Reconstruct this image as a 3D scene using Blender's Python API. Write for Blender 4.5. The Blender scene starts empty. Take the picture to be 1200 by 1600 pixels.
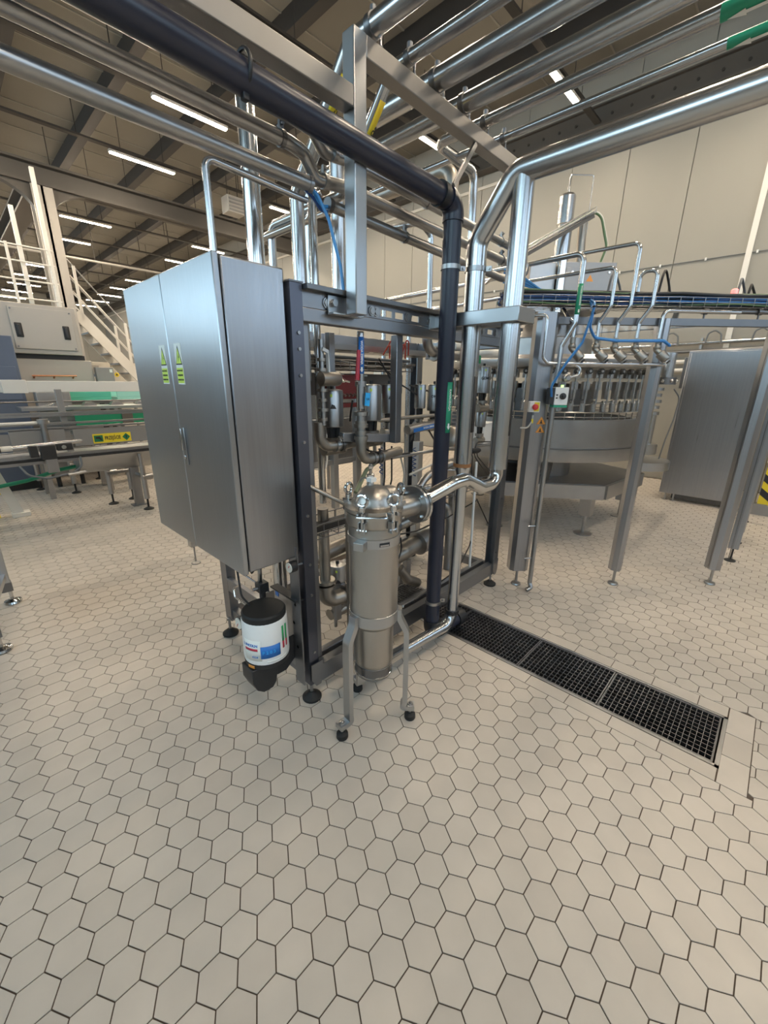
import bpy, math, random
from mathutils import Vector, Matrix
random.seed(7)
SC = bpy.context.scene
COL = SC.collection
PI = math.pi

# ------------------------------------------------------------------ camera
CAM_H, FPX = 1.6, 640.0
PITCH, ROLL, YAW = math.radians(17.67), math.radians(0.61), math.radians(43.57)
_fw = Vector((math.cos(YAW)*math.cos(PITCH), math.sin(YAW)*math.cos(PITCH), -math.sin(PITCH)))
_r0 = _fw.cross(Vector((0, 0, 1))).normalized()
_u0 = _r0.cross(_fw)
_rt = _r0*math.cos(ROLL) + _u0*math.sin(ROLL)
_up = -_r0*math.sin(ROLL) + _u0*math.cos(ROLL)
cd = bpy.data.cameras.new('camera')
cd.sensor_fit = 'VERTICAL'
cd.sensor_height = 36.0
cd.lens = FPX/1600.0*36.0
cd.clip_start = 0.05
cd.clip_end = 200
cam = bpy.data.objects.new('camera', cd)
COL.objects.link(cam)
m = Matrix((_rt, _up, -_fw)).transposed().to_4x4()
m.translation = Vector((0, 0, CAM_H))
cam.matrix_world = m
SC.camera = cam

# ------------------------------------------------------------------ world / exposure
w = bpy.data.worlds.new('world')
SC.world = w
w.use_nodes = True
w.node_tree.nodes['Background'].inputs[0].default_value = (0.55, 0.70, 1.0, 1)
w.node_tree.nodes['Background'].inputs[1].default_value = 1.0
SC.view_settings.view_transform = 'Standard'
SC.view_settings.look = 'None'
SC.view_settings.gamma = 1.0
SC.view_settings.use_curve_mapping = False
SC.view_settings.exposure = 0.12
SC.cycles.transparent_max_bounces = 32
LED_STRENGTH = 170.0
WINDOW_STRENGTH = 2.7

# ------------------------------------------------------------------ materials
MATS = {}
def principled(name):
    mt = bpy.data.materials.new(name)
    mt.use_nodes = True
    nt = mt.node_tree
    b = nt.nodes['Principled BSDF']
    MATS[name] = mt
    return mt, nt, b

def pm(name, col, rough=0.5, metal=0.0, var=0.0, scale=8.0, stretch=(1, 1, 1), rvar=0.0, bump=0.0, spec=None, alpha=None):
    """plain or gently mottled procedural material (object-space noise)."""
    mt, nt, b = principled(name)
    b.inputs['Roughness'].default_value = rough
    b.inputs['Metallic'].default_value = metal
    if spec is not None:
        b.inputs['Specular IOR Level'].default_value = spec
    c4 = (col[0], col[1], col[2], 1)
    b.inputs['Base Color'].default_value = c4
    if var or rvar or bump:
        tc = nt.nodes.new('ShaderNodeTexCoord')
        mp = nt.nodes.new('ShaderNodeMapping')
        mp.inputs['Scale'].default_value = stretch
        nz = nt.nodes.new('ShaderNodeTexNoise')
        nz.inputs['Scale'].default_value = scale
        nz.inputs['Detail'].default_value = 4
        nt.links.new(tc.outputs['Object'], mp.inputs[0])
        nt.links.new(mp.outputs[0], nz.inputs['Vector'])
        if var:
            rp = nt.nodes.new('ShaderNodeMix')
            rp.data_type = 'RGBA'
            rp.inputs['A'].default_value = tuple(max(0, x*(1-var)) for x in col)+(1,)
            rp.inputs['B'].default_value = tuple(min(1, x*(1+var)) for x in col)+(1,)
            nt.links.new(nz.outputs[0], rp.inputs['Factor'])
            nt.links.new(rp.outputs['Result'], b.inputs['Base Color'])
        if rvar:
            mr = nt.nodes.new('ShaderNodeMapRange')
            mr.inputs['To Min'].default_value = max(0.02, rough-rvar)
            mr.inputs['To Max'].default_value = min(1, rough+rvar)
            nt.links.new(nz.outputs[0], mr.inputs[0])
            nt.links.new(mr.outputs[0], b.inputs['Roughness'])
        if bump:
            bp = nt.nodes.new('ShaderNodeBump')
            bp.inputs['Strength'].default_value = bump
            bp.inputs['Distance'].default_value = 0.01
            nt.links.new(nz.outputs[0], bp.inputs['Height'])
            nt.links.new(bp.outputs[0], b.inputs['Normal'])
    if alpha is not None:
        b.inputs['Alpha'].default_value = alpha
    return mt

def emis(name, col, strength):
    mt, nt, b = principled(name)
    b.inputs['Base Color'].default_value = (0.8, 0.8, 0.8, 1)
    b.inputs['Emission Color'].default_value = (col[0], col[1], col[2], 1)
    b.inputs['Emission Strength'].default_value = strength
    return mt

M = MATS
pm('pipe_steel', (.54, .545, .55), .25, 1, var=.03, scale=6, rvar=.015)
pm('polished', (.60, .595, .585), .16, 1, var=.03, scale=9, rvar=.01)
pm('dull_steel', (.38, .375, .37), .34, 1, var=.12, scale=10, rvar=.08)
pm('dark_steel', (.20, .20, .205), .38, 1, var=.12, scale=9, rvar=.08)
pm('cast_steel', (.36, .335, .30), .42, 1, var=.14, scale=14, rvar=.1, bump=.04)
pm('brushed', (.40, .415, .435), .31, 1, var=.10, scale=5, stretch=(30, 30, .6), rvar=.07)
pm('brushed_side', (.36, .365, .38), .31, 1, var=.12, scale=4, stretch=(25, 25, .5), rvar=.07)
pm('sheet', (.47, .475, .48), .34, 1, var=.08, scale=4, rvar=.08)
pm('satin', (.45, .425, .39), .36, 1, var=.05, scale=30, stretch=(1, 1, .2), rvar=.04)
pm('frame_steel', (.30, .305, .32), .4, 1, var=.12, scale=7, rvar=.1)
pm('frame_dark_reflection', (.13, .135, .165), .36, .85, var=.12, scale=6, rvar=.08)  # near post steel, the dark surroundings it mirrors put into its colour
pm('beam_grey', (.30, .285, .27), .42, .9, var=.1, scale=7, rvar=.08)
pm('navy_pvc', (.018, .021, .037), .3, 0, var=.15, scale=6, rvar=.06)
pm('black_pvc', (.016, .016, .018), .42, 0, var=.2, scale=20)
pm('rubber', (.012, .012, .012), .62, 0, var=.25, scale=30)
pm('black_plastic', (.02, .02, .021), .45, 0, var=.2, scale=20)
pm('cable_black', (.016, .016, .017), .5)
pm('cable_blue', (.03, .16, .42), .45)
pm('cable_navy', (.02, .06, .19), .5)
pm('cable_grey', (.13, .14, .15), .5)
pm('cable_green', (.10, .17, .08), .5)
pm('cable_red', (.5, .06, .03), .5)
pm('cable_white', (.55, .53, .48), .5)
pm('hose_blue', (.06, .28, .62), .35)
pm('hose_olive', (.25, .27, .16), .45)
pm('white_plastic', (.72, .72, .70), .42, var=.04, scale=12)
pm('cream_paint', (.62, .575, .50), .5, var=.04, scale=3)
pm('white_paint', (.72, .69, .63), .45, var=.03, scale=4)
pm('beige_sheet', (.42, .385, .34), .42, .25, var=.06, scale=3, rvar=.05)
pm('grey_machine', (.28, .27, .26), .45, .3, var=.1, scale=4)
pm('blue_machine', (.11, .135, .19), .45, .2, var=.08, scale=3)
pm('yellow', (.80, .62, .03), .45)
pm('lime', (.62, .80, .10), .4)
pm('sticker_white', (.80, .82, .78), .5)
pm('ink', (.02, .02, .022), .6)
pm('label_green', (.02, .30, .17), .4)
pm('sign_green', (.01, .16, .06), .45)
pm('belt_green', (.01, .24, .12), .45)
pm('tray_green', (.10, .52, .36), .4)
pm('tray_pale', (.33, .68, .58), .4)
pm('label_blue', (.02, .17, .55), .4)
pm('tag_blue', (.03, .38, .80), .4)
pm('red', (.55, .03, .03), .4)
pm('red_lever', (.42, .02, .04), .4)
pm('maroon', (.16, .02, .02), .5)
pm('orange', (.75, .30, .05), .4)
pm('bucket_white', (.78, .78, .76), .35, var=.04, scale=18)
pm('bucket_red', (.55, .03, .06), .4)
pm('bucket_green', (.02, .33, .10), .4)
pm('copper', (.60, .28, .16), .4, .6)
pm('rust', (.33, .15, .06), .6, .3, var=.3, scale=25)
pm('gauge_face', (.75, .73, .66), .4)
pm('grating', (.26, .26, .27), .36, 1, var=.15, scale=14, rvar=.1)
pm('pit', (.03, .027, .025), .8)
pm('grout', (.095, .07, .052), .85, var=.3, scale=25)
pm('tray_brown', (.13, .115, .10), .5, .4)
pm('soffit', (.19, .175, .147), .75, var=.06, scale=1.2)
pm('rafter', (.025, .02, .016), .6, var=.1, scale=3)
pm('girder', (.085, .075, .064), .55, .2, var=.08, scale=2)
pm('batten', (.40, .37, .33), .5)
pm('wall_panel', (.30, .283, .245), .55, var=.025, scale=.9)
pm('wall_joint', (.25, .235, .20), .7)
emis('led', (1.0, .84, .64), LED_STRENGTH)
emis('daylight', (.50, .74, 1.0), WINDOW_STRENGTH)
emis('daylight_bright', (.55, .82, 1.0), WINDOW_STRENGTH*1.75)
emis('red_lamp', (1.0, .04, .03), 2.0)
emis('green_lamp', (.45, 1.0, .10), 2.0)

def glass_mat():
    mt, nt, b = principled('glass')
    out = nt.nodes['Material Output']
    tr = nt.nodes.new('ShaderNodeBsdfTransparent')
    tr.inputs[0].default_value = (.975, .98, .985, 1)
    gl = nt.nodes.new('ShaderNodeBsdfGlossy')
    gl.inputs['Roughness'].default_value = .04
    fc = nt.nodes.new('ShaderNodeLayerWeight')
    fc.inputs['Blend'].default_value = .5
    pw = nt.nodes.new('ShaderNodeMath'); pw.operation = 'POWER'; pw.inputs[1].default_value = 5
    lw = nt.nodes.new('ShaderNodeMath'); lw.operation = 'MULTIPLY_ADD'
    lw.inputs[1].default_value = .9; lw.inputs[2].default_value = .035
    nt.links.new(fc.outputs['Facing'], pw.inputs[0])
    nt.links.new(pw.outputs[0], lw.inputs[0])
    mx = nt.nodes.new('ShaderNodeMixShader')
    nt.links.new(lw.outputs[0], mx.inputs[0])
    nt.links.new(tr.outputs[0], mx.inputs[1])
    nt.links.new(gl.outputs[0], mx.inputs[2])
    nt.links.new(mx.outputs[0], out.inputs[0])
glass_mat()

def tile_mat():
    mt, nt, b = principled('tile')
    geo = nt.nodes.new('ShaderNodeNewGeometry')
    oi = nt.nodes.new('ShaderNodeObjectInfo')
    add = nt.nodes.new('ShaderNodeMath'); add.operation = 'ADD'
    fr = nt.nodes.new('ShaderNodeMath'); fr.operation = 'FRACT'
    nt.links.new(geo.outputs['Random Per Island'], add.inputs[0])
    nt.links.new(oi.outputs['Random'], add.inputs[1])
    nt.links.new(add.outputs[0], fr.inputs[0])
    cr = nt.nodes.new('ShaderNodeValToRGB')
    e = cr.color_ramp.elements
    e[0].position = 0; e[0].color = (.52, .462, .396, 1)
    e[1].position = 1; e[1].color = (.595, .53, .456, 1)
    x = cr.color_ramp.elements.new(.15); x.color = (.555, .495, .425, 1)
    x = cr.color_ramp.elements.new(.6); x.color = (.578, .515, .442, 1)
    nt.links.new(fr.outputs[0], cr.inputs[0])
    nz = nt.nodes.new('ShaderNodeTexNoise'); nz.inputs['Scale'].default_value = 9; nz.inputs['Detail'].default_value = 5
    nt.links.new(geo.outputs['Position'], nz.inputs['Vector'])
    nz2 = nt.nodes.new('ShaderNodeTexNoise'); nz2.inputs['Scale'].default_value = 1.1; nz2.inputs['Detail'].default_value = 3
    nt.links.new(geo.outputs['Position'], nz2.inputs['Vector'])
    mul = nt.nodes.new('ShaderNodeMath'); mul.operation = 'MULTIPLY_ADD'
    nt.links.new(nz.outputs[0], mul.inputs[0]); mul.inputs[1].default_value = .16; mul.inputs[2].default_value = .84
    mul2 = nt.nodes.new('ShaderNodeMath'); mul2.operation = 'MULTIPLY_ADD'
    nt.links.new(nz2.outputs[0], mul2.inputs[0]); mul2.inputs[1].default_value = .22; mul2.inputs[2].default_value = .90
    mm = nt.nodes.new('ShaderNodeMath'); mm.operation = 'MULTIPLY'
    nt.links.new(mul.outputs[0], mm.inputs[0]); nt.links.new(mul2.outputs[0], mm.inputs[1])
    mx = nt.nodes.new('ShaderNodeVectorMath'); mx.operation = 'SCALE'
    nt.links.new(cr.outputs[0], mx.inputs[0]); nt.links.new(mm.outputs[0], mx.inputs['Scale'])
    nt.links.new(mx.outputs[0], b.inputs['Base Color'])
    b.inputs['Roughness'].default_value = .42
    b.inputs['Specular IOR Level'].default_value = .45
    bp = nt.nodes.new('ShaderNodeBump'); bp.inputs['Strength'].default_value = .12; bp.inputs['Distance'].default_value = .003
    nt.links.new(nz.outputs[0], bp.inputs['Height']); nt.links.new(bp.outputs[0], b.inputs['Normal'])
tile_mat()

# ------------------------------------------------------------------ object helpers
WL = {}                                  # world offset of every object (no rotations on parents)
def V(*a): return Vector(a[0]) if len(a) == 1 else Vector(a)

def tag(o, label=None, cat=None, group=None, kind=None):
    if label: o['label'] = label
    if cat: o['category'] = cat
    if group: o['group'] = group
    if kind: o['kind'] = kind
    return o

def thing(name, label, cat, loc, group=None, kind=None):
    o = bpy.data.objects.new(name, None)
    o.empty_display_size = .05
    COL.objects.link(o)
    o.location = loc
    WL[o.name] = Vector(loc)
    return tag(o, label, cat, group, kind)

def frame_of(d):
    d = d.normalized()
    a = Vector((0, 0, 1)) if abs(d.z) < .9 else Vector((1, 0, 0))
    u = a.cross(d).normalized()
    return u, d.cross(u)

def fillet(path, R, k=6):
    P = [Vector(p) for p in path]
    if not R: return P
    out = [P[0]]
    for i in range(1, len(P)-1):
        a, b, c = P[i-1], P[i], P[i+1]
        d1 = (a-b); d2 = (c-b)
        l1, l2 = d1.length, d2.length
        d1.normalize(); d2.normalize()
        ang = d1.angle(d2)
        if ang > PI-.02:
            out.append(b); continue
        t = R/math.tan(ang/2)
        t = min(t, l1*.49 if i > 1 else l1*.98, l2*.49 if i < len(P)-2 else l2*.98)
        r = t*math.tan(ang/2)
        cen = b+(d1+d2).normalized()*(r/math.sin(ang/2))
        s = b+d1*t-cen; e = b+d2*t-cen
        n = s.cross(e).normalized()
        tot = s.angle(e)
        for j in range(k+1):
            out.append(cen+Matrix.Rotation(tot*j/k, 3, n) @ s)
    out.append(P[-1])
    return out

class MB:
    def __init__(s):
        s.v = []; s.f = []
    def add(s, vs, fs):
        o = len(s.v)
        s.v += [Vector(x) for x in vs]
        s.f += [tuple(i+o for i in f) for f in fs]
        return s
    def box(s, lo, hi, rot=None, about=None):
        x0, y0, z0 = lo; x1, y1, z1 = hi
        vs = [Vector(p) for p in ((x0,y0,z0),(x1,y0,z0),(x1,y1,z0),(x0,y1,z0),(x0,y0,z1),(x1,y0,z1),(x1,y1,z1),(x0,y1,z1))]
        if rot is not None:
            c = Vector(about) if about is not None else (Vector(lo)+Vector(hi))/2
            vs = [c+rot @ (p-c) for p in vs]
        return s.add(vs, [(0,3,2,1),(4,5,6,7),(0,1,5,4),(1,2,6,5),(2,3,7,6),(3,0,4,7)])
    def cbox(s, c, size, rot=None):
        h = Vector(size)/2; c = Vector(c)
        return s.box(c-h, c+h, rot, c)
    def bar(s, a, b, w, h, up=(0, 0, 1)):
        """rectangular bar from a to b, w across, h along up"""
        a = Vector(a); b = Vector(b); d = (b-a).normalized(); up = Vector(up)
        x = d.cross(up)
        if x.length < 1e-4: x = d.cross(Vector((1, 0, 0)))
        x.normalize(); y = x.cross(d)
        vs = [p+x*sx*w/2+y*sy*h/2 for p in (a, b) for sx, sy in ((-1,-1),(1,-1),(1,1),(-1,1))]
        return s.add(vs, [(0,1,2,3),(7,6,5,4),(0,4,5,1),(1,5,6,2),(2,6,7,3),(3,7,4,0)])
    def cyl(s, a, b, r, n=16, r2=None, caps=True):
        a = Vector(a); b = Vector(b); u, w_ = frame_of(b-a)
        r2 = r if r2 is None else r2
        vs = []
        for p, q in ((a, r), (b, r2)):
            for i in range(n):
                t = 2*PI*i/n
                vs.append(p+u*math.cos(t)*q+w_*math.sin(t)*q)
        fs = [(i, (i+1) % n, n+(i+1) % n, n+i) for i in range(n)]
        if caps: fs += [tuple(range(n-1, -1, -1)), tuple(range(n, 2*n))]
        return s.add(vs, fs)
    def tube(s, path, r, bend=0, n=12, k=6, caps=True):
        P = fillet(path, bend, k)
        Q = [P[0]]
        for p in P[1:]:
            if (p-Q[-1]).length > 1e-5: Q.append(p)
        P = Q
        if len(P) < 2: return s
        T = []
        for i in range(len(P)):
            d = (P[min(i+1, len(P)-1)]-P[max(i-1, 0)]).normalized()
            T.append(d)
        u, _ = frame_of(T[0])
        vs = []; m = len(P)
        for i in range(m):
            u = (u-T[i]*u.dot(T[i])).normalized()
            w_ = T[i].cross(u)
            rr = r[i] if isinstance(r, (list, tuple)) else r
            for j in range(n):
                t = 2*PI*j/n
                vs.append(P[i]+u*math.cos(t)*rr+w_*math.sin(t)*rr)
        fs = []
        for i in range(m-1):
            for j in range(n):
                a = i*n+j; b = i*n+(j+1) % n
                fs.append((a, b, b+n, a+n))
        if caps: fs += [tuple(range(n-1, -1, -1)), tuple(range((m-1)*n, m*n))]
        return s.add(vs, fs)
    def lathe(s, base, prof, axis=(0, 0, 1), n=24, caps=True, arc=None):
        """prof: list of (radius, height) along axis"""
        base = Vector(base); ax = Vector(axis).normalized(); u, w_ = frame_of(ax)
        vs = []
        for r, h in prof:
            for i in range(n):
                t = 2*PI*i/n
                vs.append(base+ax*h+(u*math.cos(t)+w_*math.sin(t))*max(r, 1e-4))
        fs = []
        m = len(prof)
        for i in range(m-1):
            for j in range(n):
                a = i*n+j; b = i*n+(j+1) % n
                fs.append((a, b, b+n, a+n))
        if caps: fs += [tuple(range(n-1, -1, -1)), tuple(range((m-1)*n, m*n))]
        return s.add(vs, fs)
    def torus(s, c, axis, R, r, n=20, m=8, a0=0, a1=2*PI):
        c = Vector(c); u, w_ = frame_of(Vector(axis)); ax = Vector(axis).normalized()
        full = abs(a1-a0-2*PI) < 1e-6
        N = n if full else n+1
        vs = []
        for i in range(N):
            t = a0+(a1-a0)*i/n
            d = u*math.cos(t)+w_*math.sin(t)
            for j in range(m):
                q = 2*PI*j/m
                vs.append(c+d*(R+r*math.cos(q))+ax*r*math.sin(q))
        fs = []
        for i in range(n):
            for j in range(m):
                a = i*m+j; b = i*m+(j+1) % m
                a2 = ((i+1) % N)*m+j; b2 = ((i+1) % N)*m+(j+1) % m
                fs.append((a, a2, b2, b))
        return s.add(vs, fs)
    def sphere(s, c, r, n=14, m=8, sc=(1, 1, 1)):
        c = Vector(c); vs = []; fs = []
        for i in range(1, m):
            t = PI*i/m
            for j in range(n):
                q = 2*PI*j/n
                vs.append(c+Vector((math.sin(t)*math.cos(q)*r*sc[0], math.sin(t)*math.sin(q)*r*sc[1], math.cos(t)*r*sc[2])))
        top = len(vs); vs += [c+Vector((0, 0, r*sc[2])), c-Vector((0, 0, r*sc[2]))]
        for i in range(m-2):
            for j in range(n):
                a = i*n+j; b = i*n+(j+1) % n
                fs.append((a, a+n, b+n, b))
        for j in range(n):
            fs.append((top, j, (j+1) % n))
            fs.append((top+1, (m-2)*n+(j+1) % n, (m-2)*n+j))
        return s.add(vs, fs)
    def prism(s, poly, o, ux, uy, depth):
        """poly 2-D outline (ccw), at o in plane ux,uy, extruded by vector depth"""
        o = Vector(o); ux = Vector(ux); uy = Vector(uy); d = Vector(depth)
        n = len(poly)
        vs = [o+ux*x+uy*y for x, y in poly]+[o+ux*x+uy*y+d for x, y in poly]
        fs = [tuple(range(n-1, -1, -1)), tuple(range(n, 2*n))]+[(i, (i+1) % n, n+(i+1) % n, n+i) for i in range(n)]
        return s.add(vs, fs)
    def mesh(s, name, off=Vector((0, 0, 0)), smooth=35):
        me = bpy.data.meshes.new(name)
        me.from_pydata([tuple(p-off) for p in s.v], [], s.f)
        import bmesh
        bm = bmesh.new(); bm.from_mesh(me)
        bmesh.ops.recalc_face_normals(bm, faces=bm.faces)
        bm.to_mesh(me); bm.free()
        if smooth:
            me.polygons.foreach_set('use_smooth', [True]*len(me.polygons))
            me.set_sharp_from_angle(angle=math.radians(smooth))
        me.update()
        return me
    def build(s, name, mat, parent=None, smooth=35, bevel=0, loc=None, label=None):
        if parent is not None:
            off = WL[parent.name]; own = off.copy()
            me = s.mesh(name, off, smooth)
            o = bpy.data.objects.new(name, me)
            COL.objects.link(o)
            o.parent = parent
        else:
            if loc is None:
                xs = [p.x for p in s.v]; ys = [p.y for p in s.v]; zs = [p.z for p in s.v]
                loc = Vector(((min(xs)+max(xs))/2, (min(ys)+max(ys))/2, min(zs)))
            own = Vector(loc)
            me = s.mesh(name, own, smooth)
            o = bpy.data.objects.new(name, me)
            COL.objects.link(o)
            o.location = own
        WL[o.name] = own
        me.materials.append(MATS[mat])
        if bevel:
            md = o.modifiers.new('bevel', 'BEVEL')
            md.width = bevel; md.segments = 2; md.limit_method = 'ANGLE'; md.angle_limit = math.radians(50)
        if label: o['label'] = label
        return o

def copy_tree(o, delta, parent=None):
    """copy a thing with its parts, shifted by delta"""
    c = o.copy(); COL.objects.link(c); c.parent = parent
    if parent is None:
        c.location = o.location+Vector(delta)
        WL[c.name] = WL[o.name]+Vector(delta)
    else:
        WL[c.name] = WL[parent.name]
    for ch in list(o.children):
        copy_tree(ch, delta, c)
    return c

def at(x, y, X=None, Y=None, Z=None):
    """world point seen at photograph pixel (x,y) on the plane X=, Y= or Z="""
    d = _rt*((x-600)/FPX)-_up*((y-800)/FPX)+_fw
    o = Vector((0, 0, CAM_H))
    if X is not None: t = X/d.x
    elif Y is not None: t = Y/d.y
    else: t = (Z-CAM_H)/d.z
    return o+d*t

def px(p):
    d = Vector(p)-Vector((0, 0, CAM_H)); z = d.dot(_fw)
    return (600+FPX*d.dot(_rt)/z, 800-FPX*d.dot(_up)/z, z)

def text_part(txt, size, o, ux, uy, mat, parent, name='lettering', align='CENTER', bold=0.0, ext=.0004, xs=1.0):
    """flat lettering lying in the plane ux,uy with its centre at o"""
    cu = bpy.data.curves.new('txt', 'FONT')
    cu.body = txt; cu.size = size; cu.align_x = align; cu.align_y = 'CENTER'
    cu.resolution_u = 2; cu.offset = bold; cu.extrude = ext
    to = bpy.data.objects.new('txt', cu)
    COL.objects.link(to)
    dg = bpy.context.evaluated_depsgraph_get()
    me = bpy.data.meshes.new_from_object(to.evaluated_get(dg))
    bpy.data.objects.remove(to); bpy.data.curves.remove(cu)
    ux = Vector(ux).normalized(); uy = Vector(uy).normalized(); n = ux.cross(uy)
    off = WL[parent.name]
    for vtx in me.vertices:
        c = vtx.co
        vtx.co = Vector(o)+ux*c.x*xs+uy*c.y+n*c.z-off
    me.materials.clear(); me.materials.append(MATS[mat])
    me.name = name
    ob = bpy.data.objects.new(name, me)
    COL.objects.link(ob); ob.parent = parent
    WL[ob.name] = off.copy()
    return ob

def pipe(name, label, path, r, mat='pipe_steel', bend=.06, n=16, cat='pipe', group=None, root=None):
    """a tube that is a thing of its own; returns Empty root when parts follow, else the mesh"""
    mb = MB().tube(path, r, bend, n)
    if root is None:
        return tag(mb.build(name, mat), label, cat, group)
    t = thing(name, label, cat, root, group)
    mb.build('tube', mat, t)
    return t

def clamp_part(parent, c, axis, r, w=.018, mat='dull_steel', name='clamp', lug=None):
    ax = Vector(axis).normalized()
    mb = MB().cyl(V(c)-ax*w/2, V(c)+ax*w/2, r+.004, 20)
    if lug is not None:
        lg = Vector(lug)
        mb.bar(V(c)+lg*(r*.8), V(c)+lg*(r+.03), .012, w, ax)
        mb.cyl(V(c)+lg*(r+.018)-ax.cross(lg)*.016, V(c)+lg*(r+.018)+ax.cross(lg)*.016, .006, 8)
    return mb.build(name, mat, parent)
# ================================================================== floor
XL, XR, YF, YB, ZC = -6.0, 8.6, -6.0, 34.0, 6.45
DX0, DX1, DY0, DY1 = 2.03, 2.39, -0.107, 2.7           # drain opening
BX0, BX1, BY0 = 1.925, 2.50, -0.225                     # outer edge of its tile border
fl = MB()
ZG = -0.0035
for lo, hi in (((XL, YF), (XR, DY0)), ((XL, DY0), (DX0, DY1)), ((DX1, DY0), (XR, DY1)), ((XL, DY1), (XR, YB))):
    fl.box((lo[0], lo[1], -.25), (hi[0], hi[1], ZG))
floor = fl.build('floor', 'grout', loc=(0, 0, 0), smooth=0)
tag(floor, 'pale grey-beige hexagonal tile floor with dark grout', kind='structure')
SIDE = .0605; PXX = SIDE*1.5; PYY = SIDE*math.sqrt(3); CX0, CY0 = .3732, .8047
RT = SIDE-.0023                                          # tile circumradius less half a joint
HEX = [(RT*math.cos(i*PI/3), RT*math.sin(i*PI/3)) for i in range(6)]
def clip(poly, a, b, c):
    """keep a*x+b*y<=c"""
    out = []
    for i in range(len(poly)):
        p, q = poly[i], poly[(i+1) % len(poly)]
        dp = a*p[0]+b*p[1]-c; dq = a*q[0]+b*q[1]-c
        if dp <= 0: out.append(p)
        if dp*dq < 0:
            t = dp/(dp-dq); out.append((p[0]+(q[0]-p[0])*t, p[1]+(q[1]-p[1])*t))
    return out
cells = []
i0 = int((XL-CX0)/PXX)-1
for i in range(i0, int((XR-CX0)/PXX)+2):
    x = CX0+i*PXX
    yo = CY0+(PYY/2 if i % 2 else 0)
    for j in range(int((YF-yo)/PYY), int((YB-yo)/PYY)+1):
        y = yo+j*PYY
        if x < XL+.06 or x > XR-.06 or y < YF+.06 or y > YB-.06: continue
        poly = None
        if BX0-SIDE < x < BX1+SIDE and BY0-SIDE < y < DY1+.1+SIDE:
            h = [(x+a, y+b) for a, b in HEX]
            pen = {'l': x-BX0, 'r': BX1-x, 'b': y-BY0, 't': DY1+.1-y}
            k = min(pen, key=pen.get)
            h = {'l': lambda: clip(h, 1, 0, BX0-.002), 'r': lambda: clip(h, -1, 0, -(BX1+.002)),
                 'b': lambda: clip(h, 0, 1, BY0-.002), 't': lambda: clip(h, 0, -1, -(DY1+.102))}[k]()
            if len(h) < 3: continue
            ar = abs(sum(h[q][0]*h[(q+1) % len(h)][1]-h[(q+1) % len(h)][0]*h[q][1] for q in range(len(h))))/2
            if ar < 2e-4: continue
            poly = h
        cells.append((x, y, poly))
big = []
for idx, (x, y, poly) in enumerate(cells):
    if poly is not None or y < .0 and x < .0: continue
    d = Vector((x, y, -CAM_H)).dot(_fw)
    if d < .3: continue
    q = px((x, y, 0))
    if -30 < q[0] < 1230 and -30 < q[1] < 1630:
        big.append((-(1.6/d**3), idx))
big.sort()
pick = set(i for _, i in big[:295])
hm = MB().prism(HEX, (0, 0, ZG-.001), (1, 0, 0), (0, 1, 0), (0, 0, -ZG+.001)).mesh('tile', smooth=0)
hm.materials.append(MATS['tile'])
rest = MB()
for idx, (x, y, poly) in enumerate(cells):
    dz = random.uniform(-.0004, .0004)
    if idx in pick:
        o = bpy.data.objects.new('tile', hm)
        o.location = (x, y, dz); COL.objects.link(o); o.parent = floor
        WL[o.name] = V(x, y, 0)
    else:
        h = poly or [(x+a, y+b) for a, b in HEX]
        n = len(h)
        near = x*x+y*y < 30
        b0 = len(rest.v)
        rest.v += [Vector((a, b, dz)) for a, b in h]
        rest.f.append(tuple(range(b0, b0+n)))
        if near:
            rest.v += [Vector((a, b, ZG-.001)) for a, b in h]
            rest.f += [(b0+q, b0+n+q, b0+n+(q+1) % n, b0+(q+1) % n) for q in range(n)]
me = bpy.data.meshes.new('floor_tiles')
me.from_pydata([tuple(p) for p in rest.v], [], rest.f)
me.materials.append(MATS['tile'])
o = bpy.data.objects.new('floor_tiles', me); COL.objects.link(o); o.parent = floor; o['kind'] = 'stuff'
WL[o.name] = V(0, 0, 0)
# rectangular border tiles around the drain
def btile(x0, y0, x1, y1):
    MB().box((x0+.002, y0+.002, ZG-.001), (x1-.002, y1-.002, random.uniform(-.0003, .0006))).build('border_tile', 'tile', floor, smooth=0)
FR = .018
y = BY0+.105
ys = [BY0+.105]
while ys[-1] < DY1+.05: ys.append(ys[-1]+random.choice((.205, .21, .215)))
for a, b in zip(ys, ys[1:]):
    btile(BX0, a, DX0-FR, b)
ys = [BY0+.105, BY0+.23]
while ys[-1] < DY1+.05: ys.append(ys[-1]+.21)
for a, b in zip(ys, ys[1:]):
    btile(DX1+FR, a, BX1, b)
xs = [BX0, BX0+.19, BX0+.36, BX1]
for a, b in zip(xs, xs[1:]):
    btile(a, BY0, b, BY0+.103)
pit = MB()
pit.box((DX0-.02, DY0-.02, -.24), (DX1+.02, DY1+.02, -.15))
for lo, hi in (((DX0-.012, DY0), (DX0, DY1)), ((DX1, DY0), (DX1+.012, DY1))):
    pit.box((lo[0], lo[1], -.2), (hi[0], hi[1], -.004))
pit.build('drain_channel', 'pit', floor, smooth=0)

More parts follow.
